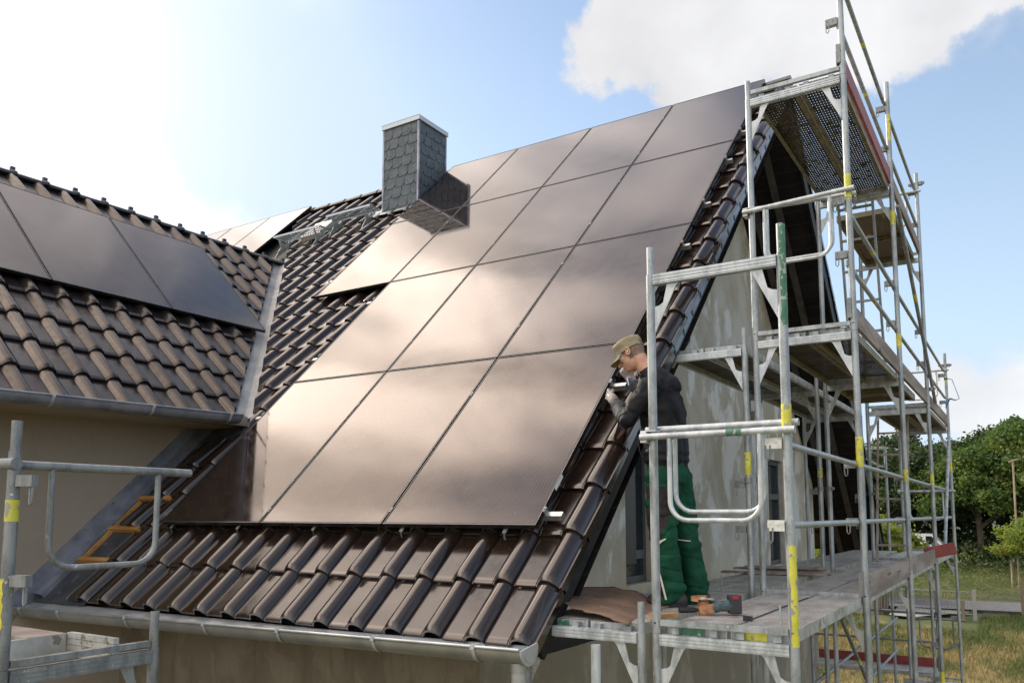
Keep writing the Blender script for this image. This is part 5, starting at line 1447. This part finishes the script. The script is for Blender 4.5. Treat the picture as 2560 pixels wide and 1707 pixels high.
def leaf_mesh(name, pts, size, mat_name, seed=0, aspect=.6, smin=.6):
    rs_ = np.random.RandomState(seed); n = len(pts); pts = np.asarray(pts)
    d = rs_.normal(size=(n, 3)); d /= np.linalg.norm(d, axis=1)[:, None]
    e = rs_.normal(size=(n, 3)); e -= d * (e * d).sum(1)[:, None]; e /= np.linalg.norm(e, axis=1)[:, None]
    s = (smin + (1 - smin) * rs_.rand(n))[:, None] * size
    a, b = d * s, e * s * aspect
    v = np.stack([pts - a, pts + b, pts + a, pts - b], 1).reshape(-1, 3)
    me = bpy.data.meshes.new(name); me.vertices.add(4 * n); me.vertices.foreach_set('co', v.ravel())
    me.loops.add(4 * n); me.loops.foreach_set('vertex_index', np.arange(4 * n))
    me.polygons.add(n); me.polygons.foreach_set('loop_start', np.arange(n) * 4); me.polygons.foreach_set('loop_total', np.full(n, 4))
    me.update(); me.validate(); me.materials.append(MATS[mat_name])
    return me
def crown_points(seed, rx, rz, n, clumps=70, dens=.55):
    rs_ = np.random.RandomState(seed); out = []
    cs = []
    for k in range(clumps):
        d = rs_.normal(size=3); d /= np.linalg.norm(d); d[2] = abs(d[2]) * 1.0 - .45
        rr = (.35 + .62 * rs_.rand() ** .7) * (1.0 if rs_.rand() < .75 else 1.22)
        cs.append((d * np.array([rx, rx, rz]) * rr, .15 + .18 * rs_.rand()))
    per = n // clumps
    for c, r in cs:
        q = rs_.normal(size=(per, 3)); q /= np.linalg.norm(q, axis=1)[:, None]
        q *= (rs_.rand(per, 1) ** (.33)) * (1 + .25 * rs_.normal(size=(per, 1)))
        out.append(c + q * np.array([r * rx * 1.15, r * rx * 1.15, r * rz * .5]))
    return np.concatenate(out)
def tree_proto(seed, H, rx, rz, n, mt, lab, grp, bark='bark', leaf=.2):
    t = thing('tree', (0, 0, 0), lab, 'tree', grp, absolute=False)
    me = leaf_mesh('crown', crown_points(seed, rx, rz, n) + np.array([0, 0, H - rz * .95]), leaf, mt, seed)
    o = bpy.data.objects.new('crown', me); COL.objects.link(o); o.parent = t
    rg = random.Random(seed); m = MB()
    m.path([(0, 0, -.3), (.08, .05, H * .25), (-.05, .1, H * .5), (.05, 0, H * .8)], [.26, .20, .14, .04], n=8)
    for k in range(9):
        a = rg.uniform(0, 6.28); z0 = H * rg.uniform(.25, .6); L = rx * rg.uniform(.5, .85)
        m.path([(0, .05, z0), (math.cos(a) * L * .5, math.sin(a) * L * .5, z0 + L * .45), (math.cos(a) * L, math.sin(a) * L, z0 + L * .7)], [.09, .06, .02], n=6)
    m.build('trunk', bark, t)
    return t
tp = [tree_proto(21, 11, 3.6, 4.9, 30000, 'leaf_dark', 'x', 'trees behind the meadow', leaf=.17), tree_proto(22, 11, 3.4, 5.0, 30000, 'leaf_mid', 'x', 'trees behind the meadow', leaf=.16), tree_proto(23, 7.0, 2.6, 3.2, 14000, 'leaf_light', 'x', 'trees behind the meadow', leaf=.13)]
places = [  # kind, x, y, scale, label
 (0, -16.5, 66, 1.0, 'dark tree seen low through the scaffold beside the rear roof slope'),
 (0, -12.3, 64, .98, 'dark tree behind the brown ladder'),
 (0, -8.6, 63, 1.0, 'dark green tree behind the fourth scaffold post'),
 (0, -5.2, 66, 1.03, 'dark green tree between the two farthest scaffold posts'),
 (1, -1.9, 60, .93, 'lighter green tree just right of the scaffold end'),
 (0, -.2, 69, 1.12, 'dark tall tree half hidden behind the two green trees at the right'),
 (1, 1.2, 60, 1.03, 'tall fresh green tree at the right edge'),
 (0, 5.6, 66, 1.05, 'dark tree beyond the right edge'),
 (0, -20.6, 68, 1.0, 'dark tree hidden mostly by the rear roof slope'),
 (2, -8.3, 45, .95, 'yellow green young tree behind the brown ladder'),
 (2, -5.7, 42, .80, 'small yellow green tree right of the brown ladder'),
 (2, -6.9, 40, .62, 'low bushy tree under the middle of the scaffold'),
 (2, 1.7, 50, .85, 'bright young tree at the right edge before the wood'),
 (0, -4.6, 70, .8, 'dark tree low behind the white van'),
 (0, -2.4, 72, .9, 'dark tree filling the gap right of the white van'),
]
used = set(); rg = random.Random(1)
for k, x, y, s, lab in places:
    if k not in used: o = tp[k]; used.add(k)
    else: o = dup(tp[k], (0, 0, 0), lab)
    o['label'] = lab; o.location = (x, y, GZ0 + (1.0 if y > 55 else 0)); o.scale = (s * 1.12, s * 1.12, s * rg.uniform(1.0, 1.1)); o.rotation_euler = (0, 0, rg.uniform(0, 6.28))
    if y > 55: o.location.z = GZ0 + .5
# undergrowth on the bank: uncountable scrub
rs_ = np.random.RandomState(3); N = 26000
q = .38 + .62 * rs_.rand(N); x = -32 + 44 * rs_.rand(N); y = 48 + 24 * (q - .02) * .8 + (x + 5) * .05
h = rs_.rand(N)
top = .35 + 1.7 * np.clip((q - .36) * 5, 0, 1) * (.55 + .45 * np.sin(x * .9 + 3 * np.sin(x * .37)) * np.sin(y * .8))
z = GZ0 + 1.9 * q ** .6 + top * h ** .7
me = leaf_mesh('undergrowth', np.stack([x, y, z], 1), .17, 'leaf_bank', 5)
o = bpy.data.objects.new('undergrowth', me); COL.objects.link(o); tag(o, 'tangled green undergrowth on the bank below the trees', 'undergrowth', kind='stuff')
# understorey leaves at the foot of the wood so no daylight shows under the crowns
N = 14000; x = -34 + 46 * rs_.rand(N); y = 66 + 8 * rs_.rand(N); z = GZ0 + 1 + 5.2 * rs_.rand(N)
me = leaf_mesh('wood_understorey', np.stack([x, y, z], 1), .34, 'leaf_dark', 6)
o = bpy.data.objects.new('wood_understorey', me); COL.objects.link(o); tag(o, 'dark understorey filling the space between the trunks', 'undergrowth', kind='stuff')
# meadow grass blades
N = 150000; rs_ = np.random.RandomState(12)
yy = 11 + 29 * rs_.rand(N) ** .8; xx = -.35 * (yy) + (.62 * yy) * rs_.rand(N) - .12 * yy
keep = (xx > -9) & ~((xx > -5.6) & (xx < -1.0) & (yy > 33.5)); xx, yy = xx[keep], yy[keep]; N = len(xx)
hh = .07 + .16 * rs_.rand(N); a = rs_.rand(N) * 6.28; wd2 = .008 + .010 * rs_.rand(N); ln = rs_.normal(size=(N, 2)) * .08
b0 = np.stack([xx - np.cos(a) * wd2, yy - np.sin(a) * wd2, np.full(N, GZ0)], 1); b1 = np.stack([xx + np.cos(a) * wd2, yy + np.sin(a) * wd2, np.full(N, GZ0)], 1)
tp_ = np.stack([xx + ln[:, 0], yy + ln[:, 1], GZ0 + hh], 1)
v = np.stack([b0, b1, tp_], 1).reshape(-1, 3)
me = bpy.data.meshes.new('meadow_grass'); me.vertices.add(3 * N); me.vertices.foreach_set('co', v.ravel()); me.loops.add(3 * N); me.loops.foreach_set('vertex_index', np.arange(3 * N))
me.polygons.add(N); me.polygons.foreach_set('loop_start', np.arange(N) * 3); me.polygons.foreach_set('loop_total', np.full(N, 3)); me.update(); me.materials.append(MATS['grass_blade'])
o = bpy.data.objects.new('meadow_grass', me); COL.objects.link(o); tag(o, 'golden and green meadow grass below the scaffold', 'grass', kind='stuff')
# grass tufts on the bank front
N = 34000; x = -20 + 30 * rs_.rand(N); y = 46.8 + 10.5 * rs_.rand(N) + (x + 5) * .05; q = np.clip((y - 48 - (x + 5) * .05) / 24, 0, 1)
me = leaf_mesh('bank_grass', np.stack([x, y, GZ0 + .1 + 1.9 * q ** .6 + .35 * rs_.rand(N)], 1), .12, 'leaf_grass', 9, aspect=.2)
o = bpy.data.objects.new('bank_grass', me); COL.objects.link(o); tag(o, 'fresh green grass along the far side of the road', 'grass', kind='stuff')
# gate, posts, fence
g = thing('garden_gate', (-2.3, 37.5, GZ0), 'wide metal gate of thin upright bars before the road', 'gate')
x0, x1, yg, zt = -5.0, -1.35, 37.5, -2.78
MB().tube((x0, yg, zt), (x1, yg, zt), .025, n=6).tube((x0, yg, GZ0 + .25), (x1, yg, GZ0 + .25), .025, n=6).build('gate_rail', 'fence_metal', g)
m = MB(); x = x0
while x < x1: m.tube((x, yg, GZ0 + .25), (x, yg, zt), .010, n=5, cap=False); x += .13
for xc in (-3.7, -3.0, -2.3, -1.8):
    pts = [(xc + .09 * math.sin(a) * math.cos(a), yg - .02, GZ0 + .62 + .17 * math.sin(a * .5) ** 2 * 2 - .17) for a in np.linspace(0, 6.28, 14)]
    m.path(pts, .012, n=5)
m.build('gate_bars', 'fence_metal', g)
for (x, y, zt_, w_, mm, lab) in ((-1.22, 37.5, -2.7, .08, 'fence_post', 'pale square concrete gate post'), (-1.62, 36.6, -3.1, .07, 'wood_post', 'short wooden post before the metal gate'), (.55, 40.5, -2.65, .06, 'wood_post', 'brown fence post at the right edge')):
    tag(MB().box((x - w_, y - w_, GZ0 - .1), (x + w_, y + w_, zt_)).box((x - w_ * 1.1, y - w_ * 1.1, zt_), (x + w_ * 1.1, y + w_ * 1.1, zt_ + .03)).build('fence_post', mm, None, smooth=0), lab, 'fence post')
fm_ = thing('wire_fence', (-.4, 38.8, GZ0), 'thin diagonal wire mesh fence right of the gate post', 'fence')
m = MB(); A2, B2 = Vector((-1.1, 37.6, 0)), Vector((2.4, 43.8, 0)); L = (B2 - A2).length; dd = (B2 - A2) / L; h_ = 1.15
k = -h_
while k < L:
    for s in (1, -1):
        a, b = (k, 0.0), (k + h_, h_)
        lo, hi = max(a[0], 0), min(b[0], L)
        if hi > lo:
            za, zb = (lo - k), (hi - k)
            if s < 0: za, zb = h_ - za, h_ - zb
            m.tube(A2 + dd * lo + Vector((0, 0, GZ0 + .1 + za)), A2 + dd * hi + Vector((0, 0, GZ0 + .1 + zb)), .004, n=3, cap=False)
    k += .12
m.build('mesh', 'fence_metal', fm_, smooth=0)
# white van behind the trees
v_ = thing('white_van', (-5.2, 58, GZ0 + 1.3), 'white van half hidden behind the trees beyond the bank', 'van')
zb = GZ0 + 1.55
MB().prism([(-7.4, 58, zb), (-3.9, 58, zb), (-3.75, 58, zb + .9), (-4.1, 58, zb + 1.15), (-4.6, 58, zb + 1.75), (-7.3, 58, zb + 1.75)], (0, 1.8, 0)).build('body', 'white_paint', v_, smooth=0)
MB().prism([(-4.55, 57.98, zb + 1.05), (-4.2, 57.98, zb + 1.05), (-4.65, 57.98, zb + 1.6), (-5.0, 57.98, zb + 1.6), (-5.0, 57.98, zb + 1.05)], (0, .03, 0)).build('side_window', 'dark_glass', v_, smooth=0)
for x in (-6.7, -4.6): MB().tube((x, 57.9, zb), (x, 58.15, zb), .33, n=16).build('wheel', 'rubber', v_)
# thin pale pole and cable
pp = thing('utility_pole', (.36, 50, GZ0), 'slim pale pole standing before the trees at the right', 'pole')
MB().tube((.36, 50, GZ0), (.42, 50, 3.75), .065, .05, n=10).build('pole', 'bark_pale', pp)
MB().bar((.2, 50, 3.6), (.65, 50, 3.75), .08, .08).build('cross_arm', 'bark_pale', pp, smooth=0)
MB().tube((.05, 49.8, GZ0), (.05, 49.9, -1.9), .06, n=8).build('support_pole', 'bark_pale', pp)
cbm = MB().path([(-30, 51, 5.0), (-8, 50.3, 4.22), (.42, 50, 3.95), (1.5, 50, 4.1), (16, 49.5, 5.2)], .018, n=5)
tag(cbm.build('overhead_cable', 'cable', None), 'thin black cable strung across the front of the trees', 'cable')
tr_ = thing('tree_stump', (-5.2, 38.0, GZ0), 'thick dark tree trunk standing left of the metal gate', 'tree trunk')
MB().path([(-5.2, 38, GZ0 - .2), (-5.15, 38, GZ0 + .8), (-5.25, 38, GZ0 + 2.2), (-5.2, 38, GZ0 + 3.5)], [.46, .38, .34, .28], n=12).build('trunk', 'bark', tr_)
for o in bpy.data.objects:
    if '_abs' in o: del o['_abs']
